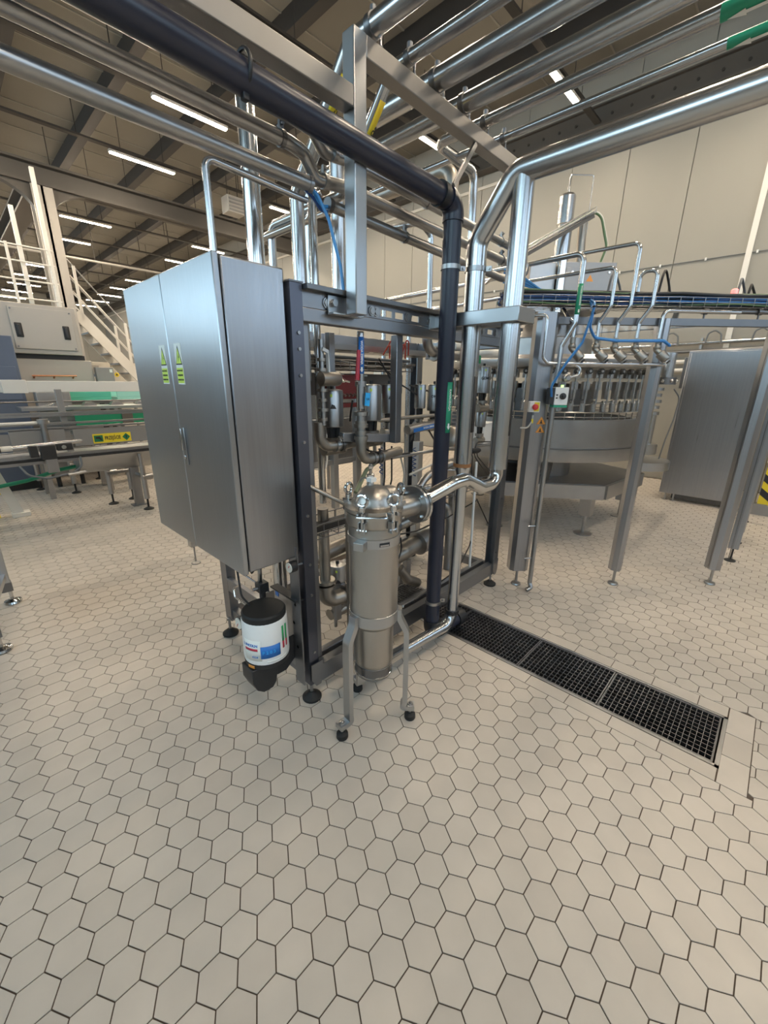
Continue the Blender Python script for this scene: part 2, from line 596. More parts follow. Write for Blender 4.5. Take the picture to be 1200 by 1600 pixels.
# grating sections lying in the drain
secs = [(-.100, .385), (.389, .83), (.834, 1.36), (1.364, 1.99), (1.994, 2.69)]
lab = ['dark steel mesh grating at the open end of the floor drain',
       'dark steel mesh grating second from the open end of the drain',
       'dark steel mesh grating in the drain beside the black pipe elbow',
       'dark steel mesh grating half under the skid bottom rail',
       'dark steel mesh grating in the drain beneath the skid pipework']
for (a, b), L in zip(secs, lab):
    t = thing('drain_grating', L, 'drain grate', ((DX0+DX1)/2, (a+b)/2, -.05), 'drain gratings')
    g = MB()
    nx = 11; ny = max(2, int((b-a)/.0235))
    for i in range(nx+1):
        x = DX0+.012+(DX1-DX0-.024)*i/nx
        g.box((x-.0016, a+.004, -.03), (x+.0016, b-.004, -.002))
    for j in range(ny+1):
        y = a+.006+(b-a-.012)*j/ny
        g.box((DX0+.01, y-.0014, -.022), (DX1-.01, y+.0014, -.003))
    o = g.build('mesh_bars', 'grating', t, smooth=0); o['kind'] = 'stuff'
    e = MB()
    e.box((DX0+.003, a, -.032), (DX0+.009, b, -.001)).box((DX1-.009, a, -.032), (DX1-.003, b, -.001))
    e.box((DX0+.003, a, -.032), (DX1-.003, a+.005, -.001)).box((DX0+.003, b-.005, -.032), (DX1-.003, b, -.001))
    e.build('edge_bar', 'grating', t, smooth=0)
fr = MB()
fr.box((DX0-.016, DY0-.016, -.03), (DX0, DY1, .001)).box((DX1, DY0-.016, -.03), (DX1+.016, DY1, .001)).box((DX0-.016, DY0-.016, -.03), (DX1+.016, DY0, .001))
fr.build('drain_frame', 'sheet', floor, smooth=0)

# ================================================================== walls
def panel_wall(name, label, axis, pos, thick, cuts, z0, z1, inward):
    """panel wall: a dark core with proud sandwich panels as children"""
    c0, c1 = cuts[0], cuts[-1]
    core = MB()
    if axis == 'X': core.box((pos, c0, z0), (pos+thick, c1, z1))
    else: core.box((c0, pos, z0), (c1, pos+thick, z1))
    o = core.build(name, 'wall_joint', smooth=0)
    tag(o, label, kind='structure')
    for a, b in zip(cuts, cuts[1:]):
        p = MB()
        if inward < 0: d0, d1 = pos-.02, pos
        else: d0, d1 = pos+thick, pos+thick+.02
        g = .006
        if axis == 'X': p.box((d0, a+g, z0), (d1, b-g, z1))
        else: p.box((a+g, d0, z0), (b-g, d1, z1))
        p.build('wall_panel', 'wall_panel', o, smooth=0)
    return o
step = .915
cuts = [.912+step*k for k in range(-8, 40)]
cuts = [YF] + [c for c in cuts if YF+.1 < c < YB-.1] + [YB]
wr = panel_wall('wall_right', 'tall cream sandwich-panel wall behind the filling machine', 'X', XR, .2, cuts, 0, ZC, -1)
wb = panel_wall('wall_back', 'far cream end wall of the hall beyond the stairs', 'Y', YB, .2, [XL+(XR-XL)*k/12 for k in range(13)], 0, ZC, -1)
wl = panel_wall('wall_left', 'cream side wall with high windows', 'X', XL-.2, .2, [YF+(YB-YF)*k/24 for k in range(25)], 0, ZC, 1)
wf = panel_wall('wall_front', 'cream wall with high windows behind the camera', 'Y', YF-.2, .2, [XL+(XR-XL)*k/12 for k in range(13)], 0, ZC, 1)
# wall details on the cream wall
tag(MB().box((XR-.06, .86, 0), (XR-.02, .93, 4.9)).build('trim_1', 'white_paint'), 'white vertical trunking on the cream wall', kind='structure')
cw = thing('wall_conduit', 'thin grey conduit clipped along the cream wall', 'conduit', (XR-.05, 3.5, 3.43))
MB().tube([(XR-.035, -4, 3.43), (XR-.035, 7.6, 3.44)], .007, n=8).build('tube', 'cable_grey', cw)
for k in range(18):
    y_ = -3.4+.6*k
    MB().box((XR-.05, y_-.012, 3.415), (XR-.02, y_+.012, 3.455)).build('clip', 'white_plastic', cw)
tag(MB().box((XR-.05, YF+.05, 5.35), (XR-.02, YB-.05, 5.40)).build('trim_2', 'cream_paint'), 'cream ledge running along the top of the wall', kind='structure')
bm_ = thing('wall_beam', 'dark steel beam with bolt heads along the top of the cream wall', 'beam', (XR-.25, 10, 5.62))
MB().box((XR-.22, YF+.1, 5.60), (XR-.20, YB-.1, 5.86)).box((XR-.28, YF+.1, 5.86), (XR-.06, YB-.1, 5.88)).box((XR-.28, YF+.1, 5.58), (XR-.06, YB-.1, 5.60)).build('web', 'girder', bm_, smooth=0)
for k in range(22):
    y_ = -.6+.28*k
    MB().cyl((XR-.222, y_, 5.72), (XR-.235, y_, 5.72), .022, 6).build('bolt', 'rafter', bm_)

# windows (daylight) high up in the two walls the camera looks away from
def window(n, axis, pos, a, b, z0, z1, label):
    fr_ = MB(); t = .06
    def bx(u0, v0, u1, v1, d0=-.02, d1=.05):
        if axis == 'X': fr_.box((pos+d0, u0, v0), (pos+d1, u1, v1))
        else: fr_.box((u0, pos+d0, v0), (u1, pos+d1, v1))
    bx(a, z0, b, z0+t); bx(a, z1-t, b, z1); bx(a, z0, a+t, z1); bx(b-t, z0, b, z1)
    k = 3
    for i in range(1, k): bx(a+(b-a)*i/k-.03, z0, a+(b-a)*i/k+.03, z1)
    w_ = fr_.build('window_%d' % n, 'white_paint', smooth=0)
    tag(w_, label, kind='structure')
    for i in range(k):
        u0 = a+(b-a)*i/k+.035; u1 = a+(b-a)*(i+1)/k-.035
        p = MB()
        if axis == 'X': p.box((pos+.005, u0, z0+t), (pos+.012, u1, z1-t))
        else: p.box((u0, pos+.005, z0+t), (u1, pos+.012, z1-t))
        p.build('pane', 'daylight_bright' if axis == 'X' else 'daylight', w_, smooth=0)
n_ = 1
for k in range(9):
    a = -4.6+4.3*k
    window(n_, 'X', XL+.02, a, a+3.6, 2.9, 5.3, 'high daylight window in the side wall'); n_ += 1
for k in range(3):
    a = -5.2+4.6*k
    window(n_, 'Y', YF+.02, a, a+3.8, 2.6, 5.3, 'high daylight window behind the camera'); n_ += 1

# ================================================================== ceiling
ce = MB().box((XL, YF, ZC), (XR, YB, ZC+.15)).build('ceiling', 'soffit', smooth=0)
tag(ce, 'brown-grey roof soffit with dark rafters', kind='structure')
k = -7
while 3.1+1.38*k < XR-.1:
    x = 3.1+1.38*k
    if x > XL+.1:
        MB().box((x-.085, YF+.02, 6.2), (x+.085, YB-.02, ZC)).build('rafter', 'rafter', ce, smooth=0)
    k += 1
for y_ in [YF+.7+1.05*q for q in range(38)]:
    MB().box((XL+.02, y_-.012, ZC-.012), (XR-.02, y_+.012, ZC)).build('soffit_joint', 'wall_joint', ce, smooth=0)

# main girders and the column that carries them
gx = thing('roof_girder', 'deep haunched brown roof girder spanning across the hall to the cream wall', 'girder', (1.3, 11.4, 4.95))
def ibeam(mb, a, b, z0, z1, w=.3):
    a = Vector(a); b = Vector(b)
    for zc, h, ww in ((z0+.02, .04, w), (z1-.02, .04, w), ((z0+z1)/2, z1-z0, .035)):
        mb.bar((a.x, a.y, zc), (b.x, b.y, zc), ww, h)
g = MB(); ibeam(g, (XL+.1, 11.4), (XR-.3, 11.4), 5.12, 5.50); g.build('i_beam', 'girder', gx, smooth=0)
h = MB()
def haunch(mb, ctr, d, z0, L=.95, H=.55, wd=.16):
    pts = [(0, 0), (0, -H)]
    for q in range(9):
        t = q/8*PI/2
        pts.append((.2+(L-.2)*(1-math.cos(t)) if q else .2, -H*(1-math.sin(t))))
    pts = [(0, 0), (0, -H), (.12, -H)]+[(.12+(L-.12)*(1-math.cos(q/8*PI/2)), -H+H*math.sin(q/8*PI/2)) for q in range(1, 9)]
    d = Vector(d); s_ = d.cross(Vector((0, 0, 1)))
    mb.prism(pts, Vector(ctr)-s_*wd/2+Vector((0, 0, z0)), d, (0, 0, 1), s_*wd)
for d in ((1, 0, 0), (-1, 0, 0)):
    h = MB(); haunch(h, (2.2, 11.4, 0), d, 5.14); h.build('haunch', 'girder', gx)
gy = thing('roof_girder', 'brown roof girder running lengthways from the column toward the far wall', 'girder', (2.2, 18, 4.95))
g = MB(); ibeam(g, (2.2, 11.6), (2.2, YB-.1), 5.10, 5.46, .34); g.build('i_beam', 'girder', gy, smooth=0)
h = MB(); haunch(h, (2.2, 11.55, 0), (0, 1, 0), 5.12); h.build('haunch', 'girder', gy)
co = thing('steel_column', 'grey-beige steel column standing under the girder crossing', 'column', (2.2, 11.4, 0))
c = MB(); c.box((2.03, 11.22, 0), (2.37, 11.25, 5.1)).box((2.03, 11.55, 0), (2.37, 11.58, 5.1)).box((2.18, 11.22, 0), (2.22, 11.58, 5.1))
c.build('shaft', 'beige_sheet', co, smooth=0)
MB().box((1.95, 11.15, 0), (2.45, 11.65, .03)).build('base_plate', 'beige_sheet', co, smooth=0)
# ================================================================== LED battens and their rails
LY = [5.45+2.235*k for k in range(-4, 12)]
def batten(x0, x1, y_, z_, label, group):
    t = thing('ceiling_light', label, 'light', ((x0+x1)/2, y_, z_), group)
    hb = MB().prism([(-.045, .07), (-.04, .03), (.04, .03), (.045, .07)], (x0, y_, z_), (0, 1, 0), (0, 0, 1), (x1-x0, 0, 0))
    hb.build('housing', 'batten', t)
    prof = [(-.042, .03)]+[(.042*math.cos(PI+q*PI/8), .03+.016*math.sin(PI+q*PI/8)) for q in range(1, 8)]+[(.042, .03)]
    MB().prism(prof, (x0+.02, y_, z_), (0, 1, 0), (0, 0, 1), (x1-x0-.04, 0, 0)).build('diffuser', 'led', t)
    for x in (x0+.2, x1-.2): MB().cyl((x, y_, z_+.07), (x, y_, ZC-.02), .006, 6).build('hanger', 'rafter', t)
    return t
rows = [(.24, 1.41, 'LED batten light glowing in the row above the aisle', 'LED battens above the aisle'),
        (3.07, 4.22, 'LED batten light glowing in the row over the middle of the hall', 'LED battens over the middle of the hall'),
        (6.38, 7.42, 'LED batten light glowing in the row next to the cream wall', 'LED battens next to the cream wall')]
for x0, x1, L, G in rows:
    proto = None
    for y_ in LY:
        if (x0 < 1 and -1 < y_ < 7) or (x0 > 1 and y_ < -2): continue
        if proto is None: proto = batten(x0, x1, y_, 5.5, L, G); first = y_
        else: copy_tree(proto, (0, y_-first, 0))
proto = None
for y_ in LY:
    if proto is None:
        proto = thing('cable_rail', 'thin dark cable rail carrying a row of LED battens', 'cable rail', (1.3, y_, 5.6), 'cable rails under the roof')
        MB().box((XL+.1, y_-.05, 5.605), (XR-.3, y_+.05, 5.635)).build('rail', 'rafter', proto, smooth=0)
        for x in (-5, -2, 1.2, 2.6, 5.6): MB().cyl((x, y_, 5.63), (x, y_, ZC), .008, 6).build('hanger', 'rafter', proto)
        first = y_
    else: copy_tree(proto, (0, y_-first, 0))
# ================================================================== valve skid frame
SX0, SX1, SY0, SY1, SZ = 1.0, 2.86, 1.455, 2.34, 1.957
sk = thing('valve_skid', 'open stainless steel frame of the valve skid on black rubber feet', 'machine frame', (1.95, 1.9, 0))
def foot(parent, x, y, ztop, r=.048, mat='rubber', rod='dull_steel', h=.03):
    f = MB().lathe((x, y, 0), [(r*.96, 0), (r, .004), (r, h*.45), (r*.55, h), (.016, h+.012), (.012, h+.012)], n=20).build('foot', mat, parent)
    MB().cyl((x, y, h), (x, y, ztop), .009, 10).cyl((x, y, ztop-.025), (x, y, ztop-.01), .017, 6).build('threaded_rod', rod, f)
    return f
def cpost(x0, x1, y0, y1, z0, z1, mat, open_dir=1):
    t = .006; mb = MB()
    pts = [(x0, y0), (x1, y0), (x1, y0+t), (x0+t, y0+t), (x0+t, y1-t), (x1, y1-t), (x1, y1), (x0, y1)]
    if open_dir < 0: pts = [(x1-(x-x0), y) for x, y in pts][::-1]
    return mb.prism(pts, (0, 0, z0), (1, 0, 0), (0, 1, 0), (0, 0, z1-z0)).build('post', mat, sk, smooth=0)
p = cpost(1.0, 1.056, 1.455, 1.53, .11, SZ, 'frame_dark_reflection')
for z_ in (.22, .3, .62, .78, 1.02, 1.35, 1.62, 1.72, 1.78):
    MB().cyl((1.03, 1.456, z_), (1.03, 1.449, z_), .007, 8).build('bolt', 'dull_steel', p)
MB().box((.995, 1.45, SZ), (1.06, 1.535, SZ+.006)).build('cap_plate', 'dark_steel', p, smooth=0)
MB().box((1.07, 1.505, .2), (1.118, 1.555, 1.84)).build('post', 'frame_steel', sk, bevel=.004)
p = cpost(2.80, 2.87, 1.445, 1.52, .11, SZ, 'frame_steel', -1)
for z_ in (.3, .75, 1.1, 1.5, 1.7, 1.85):
    MB().cyl((2.83, 1.447, z_), (2.83, 1.440, z_), .007, 8).build('bolt', 'dark_steel', p)
cpost(1.0, 1.056, 2.30, 2.375, .11, 1.90, 'frame_steel')
cpost(2.80, 2.87, 2.30, 2.375, .11, 1.90, 'frame_steel', -1)
for x, y in ((1.028, 1.49), (2.835, 1.475), (1.0, 2.338), (2.835, 2.338)):
    foot(sk, x, y, .13, .05)
# base brackets with a chamfered outline above each front foot
for x in (1.0, 2.80):
    MB().prism([(0, .24), (0, .15), (.025, .105), (.055, .105), (.07, .15), (.07, .24)], (x, 1.444, 0), (1, 0, 0), (0, 0, 1), (0, -.005, 0)).build('gusset', 'frame_steel', sk, smooth=0)
# top front: dark angle, slotted plate, lower tube
MB().box((1.06, 1.425, 1.937), (2.86, 1.50, 1.957)).build('top_angle', 'dark_steel', sk, bevel=.002)
sp = MB().box((1.06, 1.462, 1.918), (2.80, 1.468, 1.937)).box((1.06, 1.462, 1.878), (2.80, 1.468, 1.890))
x = 1.06
slots = [(1.50, 1.58), (1.60, 1.66), (1.72, 1.78), (2.12, 2.18), (2.30, 2.36), (2.46, 2.52)]
for a, b in slots+[(2.80, 2.80)]:
    if a > x: sp.box((x, 1.462, 1.890), (a, 1.468, 1.918))
    x = b
sp.build('slotted_plate', 'frame_steel', sk, smooth=0)
for x in (1.18, 1.44, 1.47, 1.69, 1.87, 1.92, 2.22, 2.40, 2.56, 2.68):
    MB().cyl((x, 1.462, 1.904), (x, 1.452, 1.904), .016, 6).cyl((x, 1.462, 1.904), (x, 1.456, 1.904), .021, 16).build('bolt', 'dull_steel', sk)
MB().box((1.06, 1.462, 1.825), (2.80, 1.512, 1.878)).build('top_rail', 'frame_steel', sk, bevel=.004)
MB().box((2.81, 1.52, 1.83), (2.86, 2.31, 1.90)).build('top_rail', 'frame_steel', sk, bevel=.004)
MB().box((1.01, 1.53, 1.83), (1.055, 2.31, 1.90)).build('top_rail', 'frame_steel', sk, bevel=.004)
MB().box((1.06, 2.31, 1.83), (2.80, 2.36, 1.90)).build('top_rail', 'frame_steel', sk, bevel=.004)
# bottom rails
MB().prism([(0, 0), (.05, 0), (.05, .006), (.006, .006), (.006, .094), (.05, .094), (.05, .1), (0, .1)], (1.056, 1.452, .105), (0, 1, 0), (0, 0, 1), (1.744, 0, 0)).build('bottom_rail', 'frame_steel', sk, smooth=0)
MB().box((1.056, 1.53, .17), (2.80, 1.57, .21)).build('bottom_rail', 'frame_steel', sk, bevel=.003)
MB().box((1.056, 2.31, .12), (2.80, 2.36, .21)).build('bottom_rail', 'frame_steel', sk, bevel=.003)
for x in (1.01, 1.75, 2.81):
    MB().box((x, 1.505, .12), (x+.045, 2.31, .19)).build('bottom_rail', 'frame_steel', sk, bevel=.003)
# diagonal end brace rail below the cabinet, with slots
MB().box((1.0, 1.535, .33), (1.03, 2.30, .42)).build('end_rail', 'frame_steel', sk, bevel=.003)
# inner hanging frame bars
MB().box((1.66, 1.50, 1.28), (1.705, 1.545, 1.825)).build('hanging_bar', 'frame_steel', sk, bevel=.003)
MB().bar((1.36, 1.60, 1.33), (1.70, 1.56, 1.30), .04, .045).build('hanging_bar', 'frame_steel', sk, bevel=.003)
MB().box((1.40, 1.72, 1.30), (1.435, 1.755, 1.83)).build('hanging_bar', 'frame_steel', sk, bevel=.003)

# grey side box on the frame end, below the cabinet
eb = thing('equipment_box', 'open-topped blue-grey steel box fixed to the frame end behind the grease bucket', 'box', (1.0, 1.6, .2))
MB().box((.975, 1.475, .20), (.985, 1.70, .605)).build('front_plate', 'brushed_side', eb, bevel=.002)
MB().box((.985, 1.69, .30), (1.0, 1.70, .605)).build('side_plate', 'dark_steel', eb, smooth=0)
MB().box((.955, 1.475, .598), (.999, 1.70, .606)).build('rim', 'black_plastic', eb, smooth=0)
MB().box((.972, 1.66, .555), (.975, 1.685, .59)).build('sticker', 'label_blue', eb, smooth=0)
for y, z in ((1.50, .575), (1.52, .47), (1.50, .34)):
    MB().cyl((.975, y, z), (.966, y, z), .009, 8).build('bolt', 'polished', eb)
MB().prism([(0, 0), (.07, 0), (.07, .75), (0, .75)], (.972, 1.46, .13), (0, 1, 0), (0, 0, 1), (-.006, 0, 0)).build('corner_plate', 'frame_steel', eb, smooth=0)

# ================================================================== electrical cabinet
cb = thing('electrical_cabinet', 'tall brushed stainless double-door electrical cabinet mounted on the frame end', 'cabinet', (.855, 1.94, .83))
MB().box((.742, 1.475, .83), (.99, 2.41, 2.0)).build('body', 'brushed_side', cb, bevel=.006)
MB().box((.736, 1.485, .84), (.742, 2.40, 1.99)).build('gasket', 'rubber', cb, smooth=0)
for a, b, hd in ((1.470, 1.940, True), (1.945, 2.415, False)):
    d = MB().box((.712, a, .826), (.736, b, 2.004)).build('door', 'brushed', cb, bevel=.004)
    if hd:
        MB().box((.706, 1.888, 1.235), (.712, 1.912, 1.40)).build('handle_plate', 'dull_steel', d, bevel=.002)
        MB().box((.694, 1.892, 1.30), (.706, 1.908, 1.395)).cyl((.706, 1.90, 1.27), (.700, 1.90, 1.27), .010, 12).build('lever_handle', 'polished', d, bevel=.002)
    # warning stickers: shock triangle over a yellow text plate
    yc = 1.85 if hd else 2.02
    ytop = 1.735
    MB().box((.7112, yc-.034, ytop-.155), (.712, yc+.034, ytop+.005)).build('sticker', 'sticker_white', d, smooth=0)
    MB().prism([(-.032, 0), (.032, 0), (0, .075)], (.7106, yc, ytop-.078), (0, 1, 0), (0, 0, 1), (.0007, 0, 0)).build('warning_triangle', 'ink', d, smooth=0)
    MB().prism([(-.025, 0), (.025, 0), (0, .059)], (.7102, yc, ytop-.073), (0, 1, 0), (0, 0, 1), (.0005, 0, 0)).build('warning_triangle', 'lime', d, smooth=0)
    MB().prism([(.004, 0), (-.003, .016), (.002, .016), (-.002, .036), (-.008, .018), (-.003, .018)], (.7099, yc, ytop-.069), (0, 1, 0), (0, 0, 1), (.0004, 0, 0)).build('shock_mark', 'ink', d, smooth=0)
    MB().box((.7106, yc-.031, ytop-.15), (.7112, yc+.031, ytop-.09)).build('text_plate', 'lime', d, smooth=0)
    for k in range(3):
        text_part(['NIE DOTYKAĆ', 'URZĄDZENIE', 'ELEKTRYCZNE'][k], .0085, (.7103, yc, ytop-.101-.018*k), (0, -1, 0), (0, 0, 1), 'ink', d, bold=.0003)
MB().box((.75, 2.0, .82), (.95, 2.2, .83)).build('gland_plate', 'dark_steel', cb, smooth=0)

# ================================================================== grease pump with bucket
BX, BY = .835, 1.565
gp = thing('grease_pump', 'white grease pump bucket with black lid and blue and striped labels under the cabinet', 'grease pump', (BX, BY, .19))
MB().lathe((BX, BY, .345), [(.095, 0), (.104, .004), (.106, .02), (.104, .205), (.100, .212), (.09, .212)], n=40).build('reservoir', 'bucket_white', gp)
MB().lathe((BX, BY, .552), [(.098, 0), (.101, .006), (.101, .030), (.094, .038), (.03, .043), (.0, .043)], n=36).build('lid', 'rubber', gp)
MB().lathe((BX, BY, .315), [(.085, .005), (.103, .009), (.105, .028), (.095, .032)], n=36).build('base_ring', 'black_plastic', gp)
pb = MB().prism([(-.07, .0), (-.05, -.05), (-.02, -.075), (.03, -.075), (.05, -.05), (.06, 0), (.06, .07), (-.07, .07)], (BX-.04, BY+.05, .25), (1, 0, 0), (0, 0, 1), (0, -.1, 0)).build('pump_body', 'black_plastic', gp, bevel=.004)
MB().prism([(-.01, .02), (.02, .0), (.07, .0), (.13, .05), (.13, .17), (-.01, .17)], (BX+.01, 1.535, .215), (1, 0, 0), (0, 0, 1), (0, .012, 0)).build('mounting_bracket', 'black_plastic', gp, smooth=0)
MB().cyl((BX-.01, BY-.03, .24), (BX-.01, BY-.03, .19), .014, 10).cyl((BX-.01, BY-.03, .195), (BX-.01, BY-.03, .175), .011, 10).build('outlet', 'white_plastic', gp)
MB().tube([(BX-.05, BY-.02, .2), (BX-.045, BY-.03, .165), (BX-.02, BY-.035, .16), (BX-.012, BY-.03, .185)], .003, .02, 6).build('pigtail', 'cable_black', gp)
def wrap(name, mat, r, a0, a1, z0, z1, n=10, zs=0):
    """label that follows the bucket wall"""
    mb = MB(); vs = []
    for i in range(n+1):
        t = math.radians(a0+(a1-a0)*i/n)
        for z in (z0, z1):
            vs.append((BX+r*math.cos(t), BY+r*math.sin(t), z))
    mb.add(vs, [(2*i, 2*i+2, 2*i+3, 2*i+1) for i in range(n)])
    o = mb.build(name, mat, gp)
    md = o.modifiers.new('solid', 'SOLIDIFY'); md.thickness = .0006; md.offset = 0
    return o
# camera sees the side towards (-x,-y): 240 deg
wrap('blue_label', 'label_blue', .1066, 226, 276, .385, .448)
wrap('maker_label', 'sticker_white', .1064, 178, 228, .372, .48)
wrap('red_stripe', 'bucket_red', .1069, 182, 219, .424, .437)
for a in (284, 296):
    wrap('green_stripe', 'bucket_green', .1067, a, a+6.5, .445, .525, 3)
    wrap('red_stripe', 'bucket_red', .1067, a, a+6.5, .408, .4448, 3)
wrap('white_band', 'sticker_white', .1062, 240, 300, .358, .370)
wrap('orange_patch', 'orange', .1055, 186, 206, .326, .342)
def bucket_text(txt, ang, z, size, mat, r=.1078):
    t = math.radians(ang)
    n = Vector((math.cos(t), math.sin(t), 0)); ux = Vector((-math.sin(t), math.cos(t), 0))
    return text_part(txt, size, (BX+n.x*r, BY+n.y*r, z), ux, (0, 0, 1), mat, gp, bold=.0004)
for ch, a in zip('LINCOLN', (181, 186.5, 192, 198, 204, 210, 216)):
    bucket_text(ch, a, .453, .019, 'label_blue')
for ch, a in zip('P203', (233, 242, 251, 260)): bucket_text(ch, a, .415, .022, 'tag_blue')
for ch, a in zip('4228', (205, 209, 213, 217)): bucket_text(ch, a, .393, .012, 'label_blue')
# gauge beside the bucket
gg = thing('pressure_gauge', 'round pressure gauge standing out beside the grease bucket', 'gauge', (.80, 1.72, .36))
gc = at(373, 974, X=.80)
MB().cyl(gc+V(.035, 0, 0), gc, .034, 20).build('case', 'black_plastic', gg)
MB().cyl(gc, gc+V(-.004, 0, 0), .030, 20).build('dial', 'gauge_face', gg)
MB().bar(gc+V(-.005, 0, 0), gc+V(-.005, .01, -.02), .002, .003, (1, 0, 0)).build('needle', 'red', gg)
MB().cyl(gc+V(.03, 0, 0), (.998, gc.y, gc.z), .008, 8).build('stem', 'dull_steel', gg)
g2 = thing('pressure_gauge', 'round pressure gauge tucked up under the cabinet bottom', 'gauge', (.9, 1.6, .74))
gc = at(452, 887, X=.93)
MB().cyl(gc+V(.03, 0, 0), gc, .026, 20).build('case', 'black_plastic', g2)
MB().cyl(gc, gc+V(-.004, 0, 0), .023, 20).build('dial', 'gauge_face', g2)
MB().bar(gc+V(-.005, 0, 0), gc+V(-.005, -.008, .012), .002, .003, (1, 0, 0)).build('needle', 'red', g2)
MB().cyl(gc+V(.03, 0, 0), (.998, gc.y, gc.z), .007, 8).build('stem', 'dull_steel', g2)
# hoses and cables between the cabinet bottom and the pump
tag(MB().tube([(.80, 1.70, .83), (.80, 1.72, .76), (.79, 1.68, .62), (.80, 1.62, .59)], .005, .04, 8).build('grease_hose', 'cable_black'), 'black hose dropping from the cabinet bottom to the bucket lid', 'hose')
tag(MB().tube([(.76, 1.49, .83), (.77, 1.52, .805), (.83, 1.58, .80), (.88, 1.6, .83)], .006, .03, 8).build('cable_loop', 'cable_black'), 'black cable looping under the cabinet corner', 'cable')
tag(MB().tube([(.90, 1.69, .83), (.90, 1.69, .70), (.91, 1.72, .62)], .011, .02, 10).build('conduit_stub', 'dull_steel'), 'grey conduit stub from the cabinet bottom to the pump coupling', 'conduit')
tag(MB().tube([(.84, 1.9, .70), (.93, 1.80, .60), (.97, 1.74, .55)], .005, .02, 8).build('air_line', 'pipe_steel'), 'thin bright steel line crossing behind the bucket', 'pipe')
tag(MB().tube([(.97, 2.05, .48), (.87, 1.93, .54), (.86, 1.90, .50), (.96, 1.78, .38)], .006, .02, 8).build('air_line', 'pipe_steel'), 'thin steel line bent beside the end rail', 'pipe')
cp = thing('pump_coupling', 'small black fitting cluster above the bucket lid', 'fitting', (.91, 1.70, .56))
MB().cbox((.91, 1.70, .62), (.05, .05, .05)).cyl((.91, 1.70, .595), (.91, 1.70, .56), .016, 10).build('block', 'black_plastic', cp, bevel=.003)
MB().cyl((.885, 1.70, .62), (.86, 1.70, .62), .009, 8).build('nipple', 'dull_steel', cp)
# ================================================================== filter housing
FX, FY, FR_ = 1.168, 1.17, .109
fh = thing('filter_housing', 'upright satin stainless bag filter housing on three legs', 'filter housing', (FX, FY, 0))
MB().lathe((FX, FY, 0), [(.0, .315), (.07, .32), (.088, .34), (.092, .36), (.092, .545), (.105, .56), (FR_, .565), (FR_, 1.02), (FR_-.002, 1.03)], n=48).build('shell', 'satin', fh)
MB().lathe((FX, FY, 0), [(.08, .275), (.088, .28), (.088, .335), (.08, .34)], n=40).build('bottom_cap', 'dark_steel', fh)
MB().torus((FX, FY, .29), (0, 0, 1), .087, .005, 40, 8).build('seal_ring', 'polished', fh)
MB().lathe((FX, FY, 0), [(FR_+.001, .57), (FR_+.004, .572), (FR_+.004, .622), (FR_+.001, .624)], n=48, caps=False).build('leg_band', 'sheet', fh)
MB().lathe((FX, FY, 0), [(FR_+.001, .945), (FR_+.0045, .947), (FR_+.0045, .985), (FR_+.001, .987)], n=48, caps=False).build('clamp_band', 'sheet', fh)
MB().lathe((FX, FY, 0), [(FR_, 1.025), (FR_+.006, 1.03), (FR_+.010, 1.04), (FR_+.010, 1.085), (FR_+.004, 1.088)], n=48).build('head_ring', 'satin', fh)
lid = MB().lathe((FX, FY, 0), [(FR_+.012, 1.09), (FR_+.014, 1.093), (FR_+.014, 1.106), (.088, 1.112), (.083, 1.118), (.078, 1.142), (.062, 1.168), (.035, 1.186), (.0, 1.192)], n=48).build('lid', 'satin', fh)
MB().tube([(FX+.01, FY-.005, 1.135), (FX+.105, FY-.005, 1.128)], .046, 0, 20).build('neck', 'satin', lid)
# vent valve on the lid
vv = MB().lathe((FX+.01, FY+.03, 1.185), [(.014, 0), (.014, .012), (.009, .014), (.009, .028), (.016, .03), (.016, .045), (.008, .047), (.006, .065), (.010, .069), (.011, .08), (.006, .088), (.0, .09)], n=16).build('vent_valve', 'polished', lid)
MB().cbox((FX-.005, FY+.01, 1.213), (.03, .03, .018)).build('valve_tag', 'white_plastic', lid, bevel=.001)
MB().torus((FX-.012, FY+.045, 1.2), (1, 1, 0), .016, .004, 16, 6, 0, PI*1.3).build('vent_elbow', 'dull_steel', lid)
# nozzle and flange towards the pipework
nz_ = MB().tube([(FX+.10, FY-.01, 1.06), (FX+.235, FY-.02, 1.06)], .05, 0, 24).build('nozzle', 'satin', fh)
fl_ = MB().lathe((FX+.235, FY-.02, 1.06), [(.05, 0), (.085, .0), (.087, .002), (.087, .016), (.085, .018), (.04, .018)], axis=(1, -.05, 0), n=32).build('flange', 'sheet', fh)
MB().lathe((FX+.256, FY-.021, 1.06), [(.05, 0), (.087, .0), (.089, .002), (.089, .014), (.087, .016), (.03, .018)], axis=(1, -.05, 0), n=32).build('flange', 'polished', fh)
for k in range(4):
    a = PI/4+k*PI/2
    MB().cyl((FX+.222, FY-.02+.066*math.cos(a), 1.06+.066*math.sin(a)), (FX+.285, FY-.02+.066*math.cos(a), 1.06+.066*math.sin(a)), .009, 6).build('bolt', 'polished', fl_)
